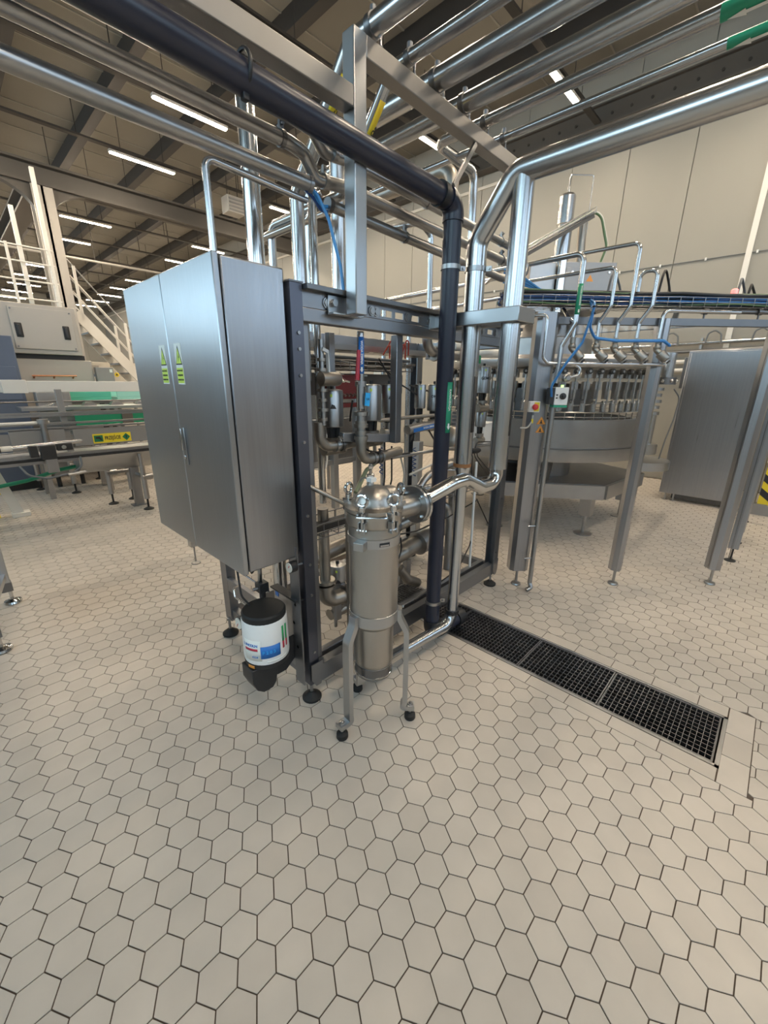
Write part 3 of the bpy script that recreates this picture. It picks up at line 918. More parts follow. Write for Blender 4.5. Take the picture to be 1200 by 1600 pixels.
# lid swing bolts with ring nuts
for a in (100, 205, 260, 345):
    t = math.radians(a); d = V(math.cos(t), math.sin(t), 0); sd = V(-d.y, d.x, 0)
    b0 = V(FX, FY, 0)+d*(FR_+.026)
    lg = MB().cyl(b0+V(0, 0, 1.03), b0+V(0, 0, 1.125), .0075, 10).build('swing_bolt', 'polished', fh)
    MB().cyl(b0+sd*.02+V(0, 0, 1.035), b0-sd*.02+V(0, 0, 1.035), .007, 8).build('pin', 'polished', lg)
    for s_ in (-1, 1):
        MB().bar(b0+sd*s_*.013+V(0, 0, 1.045)-d*.014, b0+sd*s_*.013+V(0, 0, 1.045)+d*.012, .006, .045).build('lug', 'sheet', lg)
        MB().bar(b0+sd*s_*.015+V(0, 0, 1.1)-d*.014, b0+sd*s_*.015+V(0, 0, 1.1)+d*.014, .010, .014).build('lug', 'sheet', lg)
    ring_ax = sd if a != 260 else (sd+d*.5)
    MB().cyl(b0+V(0, 0, 1.115), b0+V(0, 0, 1.132), .014, 12).torus(b0+V(0, 0, 1.158), ring_ax.cross(V(0, 0, 1)), .022, .007, 22, 8).build('ring_nut', 'polished', lg)
# lid handle, bent flat bar
t = math.radians(222); d = V(math.cos(t), math.sin(t), 0); sd = V(-d.y, d.x, 0); c0 = V(FX, FY, 1.10)
MB().tube([c0+d*.105+sd*.055, c0+d*.165+sd*.06, c0+d*.165-sd*.06, c0+d*.105-sd*.055], .005, .01, 8).build('handle', 'polished', fh)
# rating plate and band latch
t = math.radians(248); d = V(math.cos(t), math.sin(t), 0); sd = V(-d.y, d.x, 0); c0 = V(FX, FY, .966)+d*(FR_+.005)
MB().bar(c0-sd*.022, c0+sd*.022, .002, .016, (0, 0, 1)).build('rating_plate', 'ink', fh)
MB().bar(c0-sd*.019+d*.0012-V(0, 0, .003), c0+sd*.019+d*.0012-V(0, 0, .003), .001, .006, (0, 0, 1)).build('rating_plate', 'sheet', fh)
t = math.radians(200); d = V(math.cos(t), math.sin(t), 0)
MB().bar(V(FX, FY, .966)+d*(FR_-.005), V(FX, FY, .966)+d*(FR_+.04), .045, .036).build('band_latch', 'sheet', fh, bevel=.002)
# legs: flat bars bent out to pads, each with a rubber foot
feet = [(.972, 1.18), (1.285, 1.03), (1.235, 1.36)]
for fx, fy in feet:
    d = V(fx-FX, fy-FY, 0); d.normalize(); sd = V(-d.y, d.x, 0)
    top = V(FX, FY, .62)+d*(FR_+.007)
    out = V(FX, FY, .50)+d*(FR_+.045)
    low = V(FX, FY, .10)+d*(FR_+.047)
    tip = V(fx, fy, .072)
    pts = fillet([top, top-V(0, 0, .04), out, low, V(fx, fy, .072)-d*.045, tip+d*.02], .05, 5)
    mb = MB(); vs = []; T = .012
    for i, q in enumerate(pts):
        tg = (pts[min(i+1, len(pts)-1)]-pts[max(0, i-1)]).normalized()
        nn = tg.cross(sd).normalized()
        w2 = .022
        for s1, s2 in ((-1, -1), (1, -1), (1, 1), (-1, 1)):
            vs.append(q+sd*s1*w2+nn*s2*T)
    fs = [(0, 1, 2, 3), tuple(4*(len(pts)-1)+q for q in (3, 2, 1, 0))]
    for i in range(len(pts)-1):
        for q in range(4):
            a_, b_ = 4*i+q, 4*i+(q+1) % 4
            fs.append((a_, b_, b_+4, a_+4))
    lg = mb.add(vs, fs).build('leg', 'sheet', fh)
    MB().lathe((fx, fy, 0), [(.025, 0), (.028, .006), (.027, .026), (.014, .034), (.010, .036)], n=20).build('rubber_foot', 'rubber', lg)
    MB().cyl((fx, fy, .03), (fx, fy, .098), .007, 10).cyl((fx, fy, .08), (fx, fy, .09), .014, 6).build('foot_bolt', 'dull_steel', lg)
MB().cyl(V(FX, FY, .60)+V(.104, -.05, 0), V(FX, FY, .60)+V(.125, -.075, 0), .008, 6).build('bolt', 'polished', fh)

# ================================================================== verticals beside the filter
def vlabel(parent, mat, c, r, ang, z0, z1, half=24):
    """wrap-around pipe marker on a vertical pipe"""
    mb = MB(); vs = []; n = 6
    for i in range(n+1):
        t = math.radians(ang-half+2*half*i/n)
        for z in (z0, z1): vs.append((c[0]+(r+.0012)*math.cos(t), c[1]+(r+.0012)*math.sin(t), z))
    o = mb.add(vs, [(2*i, 2*i+2, 2*i+3, 2*i+1) for i in range(n)]).build('marker', mat, parent)
    md = o.modifiers.new('solid', 'SOLIDIFY'); md.thickness = .0008; md.offset = 0
    return o
def vtext(parent, txt, c, r, ang, z, size, mat='sticker_white', up=True):
    t = math.radians(ang); n = V(math.cos(t), math.sin(t), 0); side = V(-n.y, n.x, 0)
    ux = V(0, 0, 1 if up else -1)
    uy = n.cross(ux)
    return text_part(txt, size, (c[0]+n.x*(r+.002), c[1]+n.y*(r+.002), z), ux, uy, mat, parent, bold=.0004)
def varrow(parent, c, r, ang, z, s=.02, mat='sticker_white', down=True):
    t = math.radians(ang); n = V(math.cos(t), math.sin(t), 0); side = V(-n.y, n.x, 0)
    k = -1 if down else 1
    MB().prism([(-.3*s, 0), (.3*s, 0), (.3*s, .8*s), (.6*s, .8*s), (0, 1.7*s), (-.6*s, .8*s), (-.3*s, .8*s)], V(c[0], c[1], z)+n*(r+.0016), side*1, (0, 0, k), n*.0006).build('flow_arrow', mat, parent, smooth=0)

KX, KY = 1.855, 1.335
bp_ = thing('black_drain_pipe', 'thick navy-black plastic pipe dropping to a floor elbow at the drain', 'pipe', (KX, KY, 0))
MB().tube([(-.6, KY+.02, 2.475), (KX, KY, 2.40), (KX, KY, .075), (KX+.30, KY-.02, .075)], .044, .075, 24, 7).build('tube', 'navy_pvc', bp_)
MB().cyl((KX-.12, KY, 2.405), (KX-.085, KY, 2.404), .052, 24).build('coupling', 'black_pvc', bp_)
MB().tube([(KX-.06, KY, 2.403), (KX, KY, 2.40), (KX, KY, 2.32)], .0505, .06, 24).build('elbow', 'navy_pvc', bp_)
MB().tube([(KX, KY, .17), (KX, KY, .075), (KX+.10, KY-.006, .075)], .052, .06, 24).build('elbow', 'black_pvc', bp_)
MB().cyl((KX+.24, KY-.016, .075), (KX+.31, KY-.02, .075), .053, 24).build('coupling', 'black_pvc', bp_)
vlabel(bp_, 'label_green', (KX, KY), .044, 262, 1.34, 1.60, 24)
vtext(bp_, 'KANALIZACJA', (KX, KY), .044, 262, 1.51, .017, up=False)
varrow(bp_, (KX, KY), .044, 262, 1.39)
for z in (2.13, 1.02, .30): clamp_part(bp_, (KX, KY, z), (0, 0, 1), .045, .02, 'dull_steel', lug=(.8, -.6, 0))
MB().torus((.80, KY+.005, 2.447), (1, 0, 0), .046, .006, 24, 8).build('clamp', 'black_pvc', bp_)
MB().box((.79, KY-.008, 2.375), (.81, KY+.012, 2.41)).build('clamp', 'black_pvc', bp_, bevel=.003)

AX, AY = 1.97, 1.265
pa = thing('riser_pipe', 'large stainless pipe that kinks down from overhead and ends in a floor elbow', 'pipe', (AX, AY, 0))
MB().tube([(AX+.01, -4.0, 2.485), (AX, 1.09, 2.485), (AX, AY, 2.25), (AX, AY, 1.16)], .049, .10, 28, 8).build('tube', 'pipe_steel', pa)
MB().cyl((AX, AY, 1.165), (AX, AY, 1.145), .0505, 28).build('rusty_joint', 'rust', pa)
MB().lathe((AX, AY, 1.08), [(.035, 0), (.037, .01), (.049, .06), (.049, .065)], n=24).build('reducer', 'pipe_steel', pa)
MB().tube([(AX, AY, 1.09), (AX, AY, .125), (1.52, 1.30, .125), (FX+.03, FY+.03, .25), (FX+.02, FY+.02, .285)], .034, .09, 22, 7).build('lower_tube', 'pipe_steel', pa)
MB().cyl((AX, AY, .20), (AX, AY, .225), .042, 20).cyl((AX-.04, AY-.03, .213), (AX+.05, AY+.02, .213), .012, 8).build('clamp', 'black_pvc', pa)
vlabel(pa, 'ink', (AX, AY), .049, 275, 1.34, 1.63, 20)
clamp_part(pa, (AX, AY, 2.13), (0, 0, 1), .05, .022, 'dull_steel', lug=(.3, -.95, 0))
rA = MB().cyl((AX-.11, AY+.06, 1.13), (AX-.03, AY+.02, 1.125), .005, 8).build('tie_rod', 'dull_steel', pa)

QX, QY = 1.975, 1.05
pb_ = thing('riser_pipe', 'large stainless pipe joined to the filter outlet by a bent tube', 'pipe', (QX, QY, 1.0))
MB().tube([(QX, QY, 2.47), (QX, QY, 1.17)], .046, 0, 28, 8).build('tube', 'pipe_steel', pb_)
MB().tube([(QX, QY, 1.19), (QX, QY, 1.085), (1.83, QY+.005, 1.085), (1.70, QY+.02, 1.145), (1.62, QY+.03, 1.14), (FX+.26, FY-.022, 1.06)], .034, .07, 24, 7).build('bent_tube', 'polished', pb_)
MB().cyl((QX, QY, 1.165), (QX, QY, 1.185), .047, 24, r2=.047).build('weld_collar', 'pipe_steel', pb_)
vlabel(pb_, 'ink', (QX, QY), .046, 290, 1.34, 1.63, 20)

ba = thing('pipe_bracket', 'square stainless bracket arm holding the two risers off the frame', 'bracket', (1.97, 1.25, 1.87))
MB().box((1.90, .985, 1.872), (1.925, 1.46, 1.936)).box((2.045, .985, 1.872), (2.065, 1.425, 1.936)).build('arm', 'sheet', ba, bevel=.003)
MB().box((1.90, .975, 1.872), (2.065, .99, 1.936)).build('end_plate', 'sheet', ba, bevel=.003)
MB().box((1.86, 1.450, 1.862), (2.08, 1.462, 1.945)).build('mounting_plate', 'sheet', ba, bevel=.002)

# ================================================================== overhead support
TX, TY = 1.278, 1.385
tp = thing('pipe_support', 'square stainless post with a crossbar carrying the overhead pipes', 'pipe support', (TX, TY, 1.85))
MB().box((TX-.031, TY-.031, 1.862), (TX+.031, TY+.031, 2.765)).build('post', 'sheet', tp, bevel=.004)
MB().box((TX+.031, TY-.03, 2.700), (2.56, TY+.03, 2.765)).build('crossbar', 'beam_grey', tp, bevel=.004)
MB().box((-.8, TY-.03, 2.535), (TX-.031, TY+.03, 2.60)).build('side_beam', 'beam_grey', tp, bevel=.004)
MB().box((TX-.10, TY+.031, 1.86), (TX+.06, TY+.068, 1.868)).box((TX-.10, TY+.062, 1.868), (TX+.10, TY+.068, 1.935)).build('foot_bracket', 'sheet', tp, bevel=.002)
for x in (TX-.075, TX+.08):
    MB().cyl((x, TY+.062, 1.905), (x, TY+.045, 1.905), .015, 6).build('bolt', 'dull_steel', tp)
MB().bar((2.05, TY-.02, 2.70), (1.86, KY+.01, 2.47), .012, .022).build('stay', 'dull_steel', tp)

def opipe(x, r, z, y0, path_tail, label, mk=None, z1=None, mat='pipe_steel'):
    """overhead pipe running along y at x, clamped on the crossbar"""
    t = thing('overhead_pipe', label, 'pipe', (x, y0, z))
    MB().tube([(x, -4.2, z), ]+path_tail, r, max(.06, r*2), 22, 6).build('tube', mat, t)
    cl = MB().cyl((x, TY-.012, z), (x, TY+.012, z), r+.004, 22)
    cl.cyl((x-.0, TY, z+r), (x, TY, z+r+.022), .012, 8)
    c = cl.build('clamp', 'dark_steel', t)
    MB().cyl((x+r+.006, TY, z), (x+r+.006, TY, 2.765), .006, 8).cyl((x+r+.006, TY, 2.775), (x+r+.006, TY, 2.785), .011, 6).build('clamp_stud', 'pipe_steel', c)
    return t
ZP = 2.825
t = opipe(1.37, .034, ZP, 0, [(1.37, 1.50, ZP), (1.372, 1.9, 2.43), (1.376, 1.9, 1.60)], 'stainless overhead pipe nearest the support post, bent down with a yellow marker')
# yellow markers on the two sloping runs
def slope_marker(parent, X, y0, z0, y1, z1, r, txt):
    a = V(X, y0, z0); b = V(X, y1, z1); d = (b-a).normalized()
    n = V(1, 0, 0).cross(d); n = -n if n.z > 0 else n             # underside normal
    side = V(1, 0, 0)
    vs = []; k = 6
    o_ = MB()
    for i in range(k+1):
        q = math.radians(-38+122*i/k)
        off = (n*math.cos(q)+side*math.sin(q))*(r+.0012)
        vs += [a+off, b+off]
    o = o_.add(vs, [(2*i, 2*i+2, 2*i+3, 2*i+1) for i in range(k)]).build('marker', 'yellow', parent)
    md = o.modifiers.new('solid', 'SOLIDIFY'); md.thickness = .0008; md.offset = 0
    nn = (n*.93+side*.36).normalized()
    ux = -d
    uy = nn.cross(ux)
    text_part(txt, .030, (a+b)/2+nn*(r+.002), ux, uy, 'ink', parent, bold=.0008)
slope_marker(t, 1.37, 1.555, 2.76, 1.70, 2.625, .034, 'CO₂')
t = opipe(1.575, .024, ZP, 0, [(1.575, 1.48, ZP), (1.575, 1.80, 2.47), (1.575, 2.45, 2.47), (1.575, 2.45, 1.9)], 'thin stainless overhead pipe sloping down behind the crossbar with a CO₂ marker')
slope_marker(t, 1.575, 1.545, 2.752, 1.70, 2.582, .024, 'CO₂')
opipe(1.755, .042, ZP, 0, [(1.755, 2.05, ZP), (1.755, 2.05, 1.92)], 'widest stainless overhead pipe clamped midway along the crossbar')
opipe(1.965, .038, ZP, 0, [(1.965, 2.6, ZP), (1.965, 2.6, 1.9)], 'broad stainless overhead pipe fourth along the crossbar from the post')
t5 = opipe(2.15, .025, ZP, 0, [(2.15, 1.68, ZP), (2.56, 1.70, ZP), (2.58, 1.70, 1.95)], 'narrow stainless overhead pipe that elbows down behind the crossbar end')
t6 = opipe(2.335, .017, ZP, 0, [(2.335, 3.2, ZP)], 'thinnest stainless overhead pipe near the crossbar end')
def ymarker(parent, X, Z, r, y0, y1, mat):
    o = MB().cyl((X, y0, Z), (X, y1, Z), r+.0012, 22).build('marker', mat, parent)
    return o
ymarker(t5, 2.15, ZP, .025, -.6, .46, 'label_green')
ymarker(t6, 2.335, ZP, .017, -.6, .46, 'label_green')
# white flow arrows printed on the green markers
for par, X, r, y in ((t5, 2.15, .025, .42), (t6, 2.335, .017, .42)):
    MB().prism([(-.008, 0), (.008, 0), (.008, -.09), (-.008, -.09)], (X, y-.03, ZP-r-.0018), (1, 0, 0), (0, 1, 0), (0, 0, -.0006)).prism([(-.018, 0), (.018, 0), (0, .05)], (X, y-.03, ZP-r-.0018), (1, 0, 0), (0, 1, 0), (0, 0, -.0006)).build('flow_arrow', 'sticker_white', par, smooth=0)

# ================================================================== pipes running lengthways at the left
LYY = 1.50
t = thing('conduit_pipe', 'stainless conduit pipe with blue hoses leaving its open end', 'pipe', (.3, LYY, 2.31))
MB().tube([(-1.2, LYY, 2.312), (1.145, LYY, 2.312)], .026, 0, 20).build('tube', 'dull_steel', t)
MB().cyl((1.135, LYY, 2.312), (1.15, LYY, 2.312), .029, 20).build('end_collar', 'dull_steel', t)
t = thing('process_pipe', 'stainless pipe with a double bend just above the blue hoses', 'pipe', (.3, LYY, 2.415))
MB().tube([(-1.2, LYY, 2.418), (1.06, LYY, 2.415), (1.14, LYY+.02, 2.415), (1.20, LYY+.03, 2.352), (1.32, LYY, 2.352), (2.66, LYY, 2.333)], .0235, .05, 18, 6).build('tube', 'dull_steel', t)
clamp_part(t, (1.03, LYY, 2.415), (1, 0, 0), .0235, .016, 'dark_steel', lug=(0, 0, 1))
clamp_part(t, (1.235, LYY+.02, 2.352), (1, 0, 0), .0235, .016, 'dull_steel', lug=(0, 0, 1))
clamp_part(t, (2.62, LYY, 2.335), (1, 0, 0), .0235, .016, 'dark_steel', lug=(0, 0, 1))
t = thing('process_pipe', 'stainless pipe with a double bend right under the black pipe', 'pipe', (.3, LYY, 2.49))
MB().tube([(-1.2, LYY-.02, 2.505), (1.10, LYY-.02, 2.49), (1.17, LYY, 2.49), (1.235, LYY+.02, 2.447), (1.32, LYY, 2.447), (2.72, LYY, 2.427), (2.80, LYY, 2.36)], .0225, .05, 18, 6).build('tube', 'dull_steel', t)
for x in (1.27, 1.86, 2.60): clamp_part(t, (x, LYY, 2.447-.02*(x-1.3)/1.4), (1, 0, 0), .0225, .016, 'dull_steel', lug=(0, 0, 1))
t = thing('conduit_pipe', 'stainless conduit pipe running on from the blue hoses to a curled end', 'pipe', (2.0, LYY, 2.26))
MB().tube([(1.235, LYY, 2.27), (2.64, LYY, 2.235), (2.86, LYY-.02, 2.275), (2.93, LYY-.03, 2.33), (2.86, LYY, 2.40)], .0215, .05, 18, 6).build('tube', 'dull_steel', t)
MB().cyl((1.23, LYY, 2.27), (1.25, LYY, 2.27), .026, 18).build('end_collar', 'dark_steel', t)
for x in (1.70, 2.35): clamp_part(t, (x, LYY, 2.27-.025*(x-1.235)), (1, 0, 0), .0215, .016, 'dark_steel', lug=(0, 0, 1))
for k, pth in enumerate((
        [(1.10, 1.50, 2.315), (1.17, 1.49, 2.29), (1.215, 1.475, 2.21), (1.25, 1.45, 2.05), (1.255, 1.44, 1.96)],
        [(1.10, 1.505, 2.325), (1.165, 1.505, 2.30), (1.20, 1.50, 2.25), (1.245, 1.50, 2.268)],
        [(1.10, 1.495, 2.30), (1.175, 1.51, 2.275), (1.21, 1.505, 2.235), (1.26, 1.50, 2.262)])):
    tag(MB().tube(pth, .0065, .05, 8).build('air_hose', 'hose_blue' if k < 2 else 'cable_navy'), ['blue air hose hanging down beside the support post', 'blue air hose bridging the gap between two conduit pipes', 'dark blue air hose bridging the gap between two conduit pipes'][k], 'hose')
tag(MB().tube([(.737, 1.50, 2.004), (.737, 1.50, 2.27), (1.14, 1.515, 2.262)], .0115, .03, 12).build('vent_line', 'pipe_steel'), 'thin steel line rising from the cabinet top and bending under the conduit pipe', 'pipe')
# vertical pipes rising behind the cabinet
t = thing('vertical_pipe', 'wide bright vertical pipe rising right behind the cabinet', 'pipe', (1.135, 1.9, .4))
MB().tube([(1.135, 1.9, .35), (1.135, 1.9, 2.80)], .038, .1, 24).build('tube', 'polished', t)
t = thing('vertical_pipe', 'slim bright vertical pipe with a gooseneck top behind the cabinet', 'pipe', (1.463, 1.9, .6))
MB().tube([(1.463, 1.9, .9), (1.463, 1.9, 2.47), (1.53, 1.93, 2.50), (1.56, 2.05, 2.42), (1.56, 2.6, 2.42)], .0215, .06, 18).build('tube', 'polished', t)
t = thing('vertical_pipe', 'thin vertical pipe with a hooked top above the cable tray', 'pipe', (2.43, 1.9, 1.9))
MB().tube([(2.43, 1.9, 1.75), (2.41, 1.9, 2.50), (2.34, 1.93, 2.56), (2.38, 2.2, 2.6)], .0185, .05, 16).build('tube', 'pipe_steel', t)
tag(MB().tube([(2.95, 2.15, 2.0), (2.95, 2.15, 3.1), (2.95, 3.0, 3.1)], .05, .1, 20).build('vertical_pipe', 'cast_steel'), 'beige-grey vertical pipe in front of the cream wall', 'pipe')
# ================================================================== valves and pipework inside the skid
def actuator_valve(label, c, r, h, name='valve', yoke=True, mark=None, body=True, mat='dull_steel', tilt=None):
    """pneumatic valve: actuator can on a black yoke over a pipe body; c = top centre of the can"""
    c = Vector(c); r *= 1.3; h *= 1.25
    t = thing(name, label, 'valve', (c.x, c.y, c.z-h-.12))
    can = MB().lathe((c.x, c.y, c.z-h), [(r*.85, 0), (r, .004), (r, h-.012), (r*.94, h-.004), (r*.5, h)], n=24).build('actuator', mat, t)
    MB().cyl(c, c+V(0, 0, .018), r*.18, 10).build('indicator', 'black_plastic', can)
    MB().bar(c+V(-r*.72, -r*.72, -.03)-V(.01, -.01, 0)*.4, c+V(-r*.72, -r*.72, -.03)+V(.01, -.01, 0)*.4, .001, .014).build('sticker', 'lime', can)
    if yoke:
        y = MB()
        for sx in (-1, 1):
            y.bar((c.x+sx*r*.45, c.y, c.z-h), (c.x+sx*r*.35, c.y, c.z-h-.055), r*.35, r*.5, (0, 1, 0))
        y.cyl((c.x, c.y, c.z-h), (c.x, c.y, c.z-h-.055), r*.16, 10)
        y.build('yoke', 'black_plastic', t)
    if body:
        MB().cyl((c.x, c.y, c.z-h-.055), (c.x, c.y, c.z-h-.075), r*.8, 18).cyl((c.x, c.y, c.z-h-.075), (c.x, c.y, c.z-h-.125), r*.55, 18).cyl((c.x-r*1.25, c.y, c.z-h-.11), (c.x+r*1.25, c.y, c.z-h-.11), r*.62, 18).build('body', 'cast_steel', t)
    if mark == 'patch':
        n = V(-.6, -.8, 0); sd = V(.8, -.6, 0)
        MB().prism([(-.28*r, 0), (.3*r, 0), (.15*r, .3*r), (-.1*r, .42*r)], c+n*(r+.0004)-V(0, 0, h*.5), sd, (0, 0, 1), n*.0012).build('maker_mark', 'ink', can, smooth=0)
    elif mark:
        n = V(-.6, -.8, 0)
        text_part(mark, r*.55, c+n*(r+.001)-V(0, 0, h*.45), (n.cross(V(0, 0, 1)))*-1, (0, 0, 1), 'ink', can, bold=.0005)
    return t
actuator_valve('steel valve can at the near post, below the horizontal silencer', at(519, 608, Y=1.68), .042, .15, mark='patch')
actuator_valve('widest steel valve can, right beside the blue-tagged valve', at(580, 600, Y=1.66), .043, .155)
actuator_valve('narrow steel valve can close behind the widest one', at(608, 600, Y=1.78), .033, .14, mark='patch')
actuator_valve('steel valve can just past the hanging bar, without lettering', at(657, 600, Y=1.85), .030, .13)
actuator_valve('steel valve can with dark lettering beside the black pipe', at(679, 600, Y=1.80), .036, .145, mark='OMHS')
actuator_valve('steel valve can with lettering high between the two risers', at(757, 572, Y=1.75), .042, .16, mark='GEMÜ')
actuator_valve('short steel valve can low between the risers over a white box', at(752, 640, Y=1.8), .034, .11)
# near-post column of fittings
t = thing('sample_valve', 'small lever ball valve high on the column of fittings by the near post', 'valve', at(503, 640, Y=1.60))
p0 = at(501, 530, Y=1.60); p1 = at(497, 665, Y=1.60)
MB().tube([p0, (p0.x, p0.y, p1.z)], .013, 0, 12).build('stem_pipe', 'dull_steel', t)
for k in range(7):
    z = p1.z+.02+k*.045
    MB().cyl((p0.x, p0.y, z), (p0.x, p0.y, z+.014), .026 if k % 2 else .021, 16).build('fitting', 'cast_steel', t)
q = at(503, 545, Y=1.58)
MB().bar(q, q+V(.03, 0, -.01), .014, .014).bar(q+V(.03, 0, -.005), q+V(.035, 0, -.125), .018, .006, (1, 0, 0)).build('lever', 'white_plastic', t)
t = thing('silencer', 'horizontal stainless silencer cylinder with a thin rod beside the near post', 'silencer', at(520, 600, Y=1.62))
a = at(500, 592, Y=1.58); b = at(534, 595, Y=1.58)
MB().lathe(a, [(.02, 0), (.032, .004), (.032, .105), (.026, .115), (.012, .118)], axis=(1, 0, 0), n=24).build('body', 'cast_steel', t)
MB().cyl(a+V(.11, 0, 0), a+V(.17, -.012, -.012), .005, 8).cyl(a+V(.13, -.003, -.005), a+V(.143, -.006, -.007), .010, 6).build('rod', 'polished', t)
t = thing('elbow_pipe', 'cast elbow below the near-post fittings ending in a clamp', 'pipe', at(500, 700, Y=1.62))
c0 = at(499, 660, Y=1.62)
MB().tube([c0, c0+V(0, 0, -.12), c0+V(.12, 0, -.12), c0+V(.36, 0, -.115)], .026, .06, 18).build('tube', 'cast_steel', t)
clamp_part(t, c0+V(.10, 0, -.12), (1, 0, 0), .03, .02, 'dull_steel', lug=(0, -.7, .7)); clamp_part(t, c0+V(.135, 0, -.12), (1, 0, 0), .03, .014, 'dark_steel')

# blue-labelled drop with red lever and stacked valve
bl = thing('drop_pipe', 'vertical pipe with a blue lettered marker and a red lever', 'pipe', (1.45, 1.54, 1.2))
b0 = at(563, 515, Y=1.54); BXp = b0.x
MB().cyl((BXp, 1.54, 1.825), (BXp, 1.54, 1.60), .017, 18).build('tube', 'pipe_steel', bl)
def mk(parent, mat, c, r, ang, z0, z1, half): return vlabel(parent, mat, c, r, ang, z0, z1, half)
mk(bl, 'label_blue', (BXp, 1.54), .017, 245, 1.635, 1.80, 50)
vtext(bl, 'WODA ZIMNA', (BXp, 1.54), .0172, 245, 1.73, .016, up=False)
varrow(bl, (BXp, 1.54), .0172, 245, 1.665, .014)
rl = at(553, 590, Y=1.52)
MB().bar((BXp-.035, 1.52, 1.585), (BXp-.04, 1.52, 1.60), .016, .01).build('lever_arm', 'dull_steel', bl)
MB().tube([(BXp-.042, 1.52, 1.605), (BXp-.030, 1.52, 1.74)], [.011, .009], 0, 10).build('red_lever', 'red_lever', bl)
MB().cyl((BXp, 1.54, 1.60), (BXp, 1.54, 1.575), .028, 18).cyl((BXp, 1.54, 1.575), (BXp, 1.54, 1.47), .019, 16).build('ball_valve', 'dull_steel', bl)
for sx in (-1, 1):
    MB().cyl((BXp+sx*.028, 1.535, 1.60), (BXp+sx*.028, 1.535, 1.46), .0035, 6).build('tie_bolt', 'polished', bl)
MB().cbox((BXp+.012, 1.505, 1.515), (.032, .004, .062), Matrix.Rotation(.12, 3, 'Y')).build('blue_tag', 'tag_blue', bl, smooth=0)
text_part('V4', .02, (BXp+.012, 1.5025, 1.515), (1, 0, 0), (0, 0, 1), 'ink', bl)
for z, r in ((1.455, .036), (1.41, .030), (1.395, .036), (1.36, .030), (1.335, .036), (1.32, .030)):
    MB().cyl((BXp, 1.54, z), (BXp, 1.54, z-.018), r, 22).build('flange', 'cast_steel', bl)
MB().cyl((BXp, 1.54, 1.455), (BXp, 1.54, 1.30), .024, 18).build('spool', 'dull_steel', bl)
MB().tube([(BXp, 1.54, 1.32), (BXp, 1.54, 1.21), (BXp+.11, 1.54, 1.21), (BXp+.34, 1.58, 1.215)], .027, .06, 18).build('elbow', 'cast_steel', bl)
for x in (.085, .115, .145): clamp_part(bl, (BXp+x, 1.54, 1.21), (1, 0, 0), .03, .013, 'dull_steel' if x != .115 else 'dark_steel', lug=(0, -.6, .8) if x == .115 else None)

def run(label, pts, r, mat='pipe_steel', bend=.05, n=14, name='skid_pipe', cat='pipe'):
    return tag(MB().tube(pts, r, bend, n).build(name, mat), label, cat)
run('beige thin pipe crossing behind the hanging bar', [at(592, 657, Y=1.75), at(640, 652, Y=1.75), at(690, 648, Y=1.75)], .012, 'cast_steel')
run('horizontal pipe joining the near elbow to the stacked valve', [at(532, 693, Y=1.70), at(556, 690, Y=1.70)], .022, 'dull_steel', 0)
run('thin pipe with a rising knee under the hanging frame', [at(585, 690, Y=1.8), at(586, 712, Y=1.8), at(600, 717, Y=1.8), at(690, 702, Y=1.8), at(775, 694, Y=1.8)], .012, 'dull_steel', .03)
t = thing('skid_pipe', 'wide horizontal pipe carrying a blue lettered marker', 'pipe', at(665, 665, Y=1.72))
a = at(636, 672, Y=1.72); b = at(692, 660, Y=1.72)
MB().tube([a, b], .030, 0, 20).build('tube', 'dull_steel', t)
MB().bar(a+V(.03, -.031, -.004), b+V(-.02, -.031, 0), .002, .024).build('marker', 'label_blue', t)
ux = (b-a).normalized(); m_ = (a+b)/2+V(0, -.0335, -.002)
text_part('WODA ZIMNA  >', .017, m_, ux, V(0, 0, 1), 'sticker_white', t, bold=.0003)
# elbows with green tags near the top
t = thing('elbow_pipe', 'grey elbow with a green tag just under the top rail', 'pipe', at(672, 560, Y=1.85))
a = at(668, 512, Y=1.85)
MB().tube([a, a+V(0, 0, -.13), a+V(.14, 0, -.16), a+V(.4, 0, -.16)], .034, .08, 20).build('tube', 'dull_steel', t)
MB().cyl(a+V(.085, 0, -.155), a+V(.10, 0, -.158), .052, 22).build('flange', 'cast_steel', t)
MB().bar(a+V(-.008, -.035, -.02), a+V(-.008, -.035, -.075), .028, .002, (0, 1, 0)).build('green_tag', 'belt_green', t)
t = thing('elbow_pipe', 'pair of pale elbows with a green tag between the two risers', 'pipe', at(750, 560, Y=1.9))
a = at(742, 545, Y=1.9); b = at(765, 552, Y=1.9)
MB().tube([a+V(-.3, 0, .0), a, a+V(0, 0, -.09)], .030, .05, 18).build('tube', 'white_plastic', t)
MB().tube([b+V(0, .25, .0), b, b+V(.12, -.02, 0)], .034, .05, 18).build('tube', 'white_plastic', t)
MB().bar(a+V(.02, -.04, -.05), a+V(.02, -.04, -.11), .03, .003, (0, 1, 0)).build('green_tag', 'belt_green', t)
run('grey header pipe behind the black pipe under the top rail', [at(690, 552, Y=1.9), at(745, 556, Y=1.9)], .026, 'dull_steel', 0)

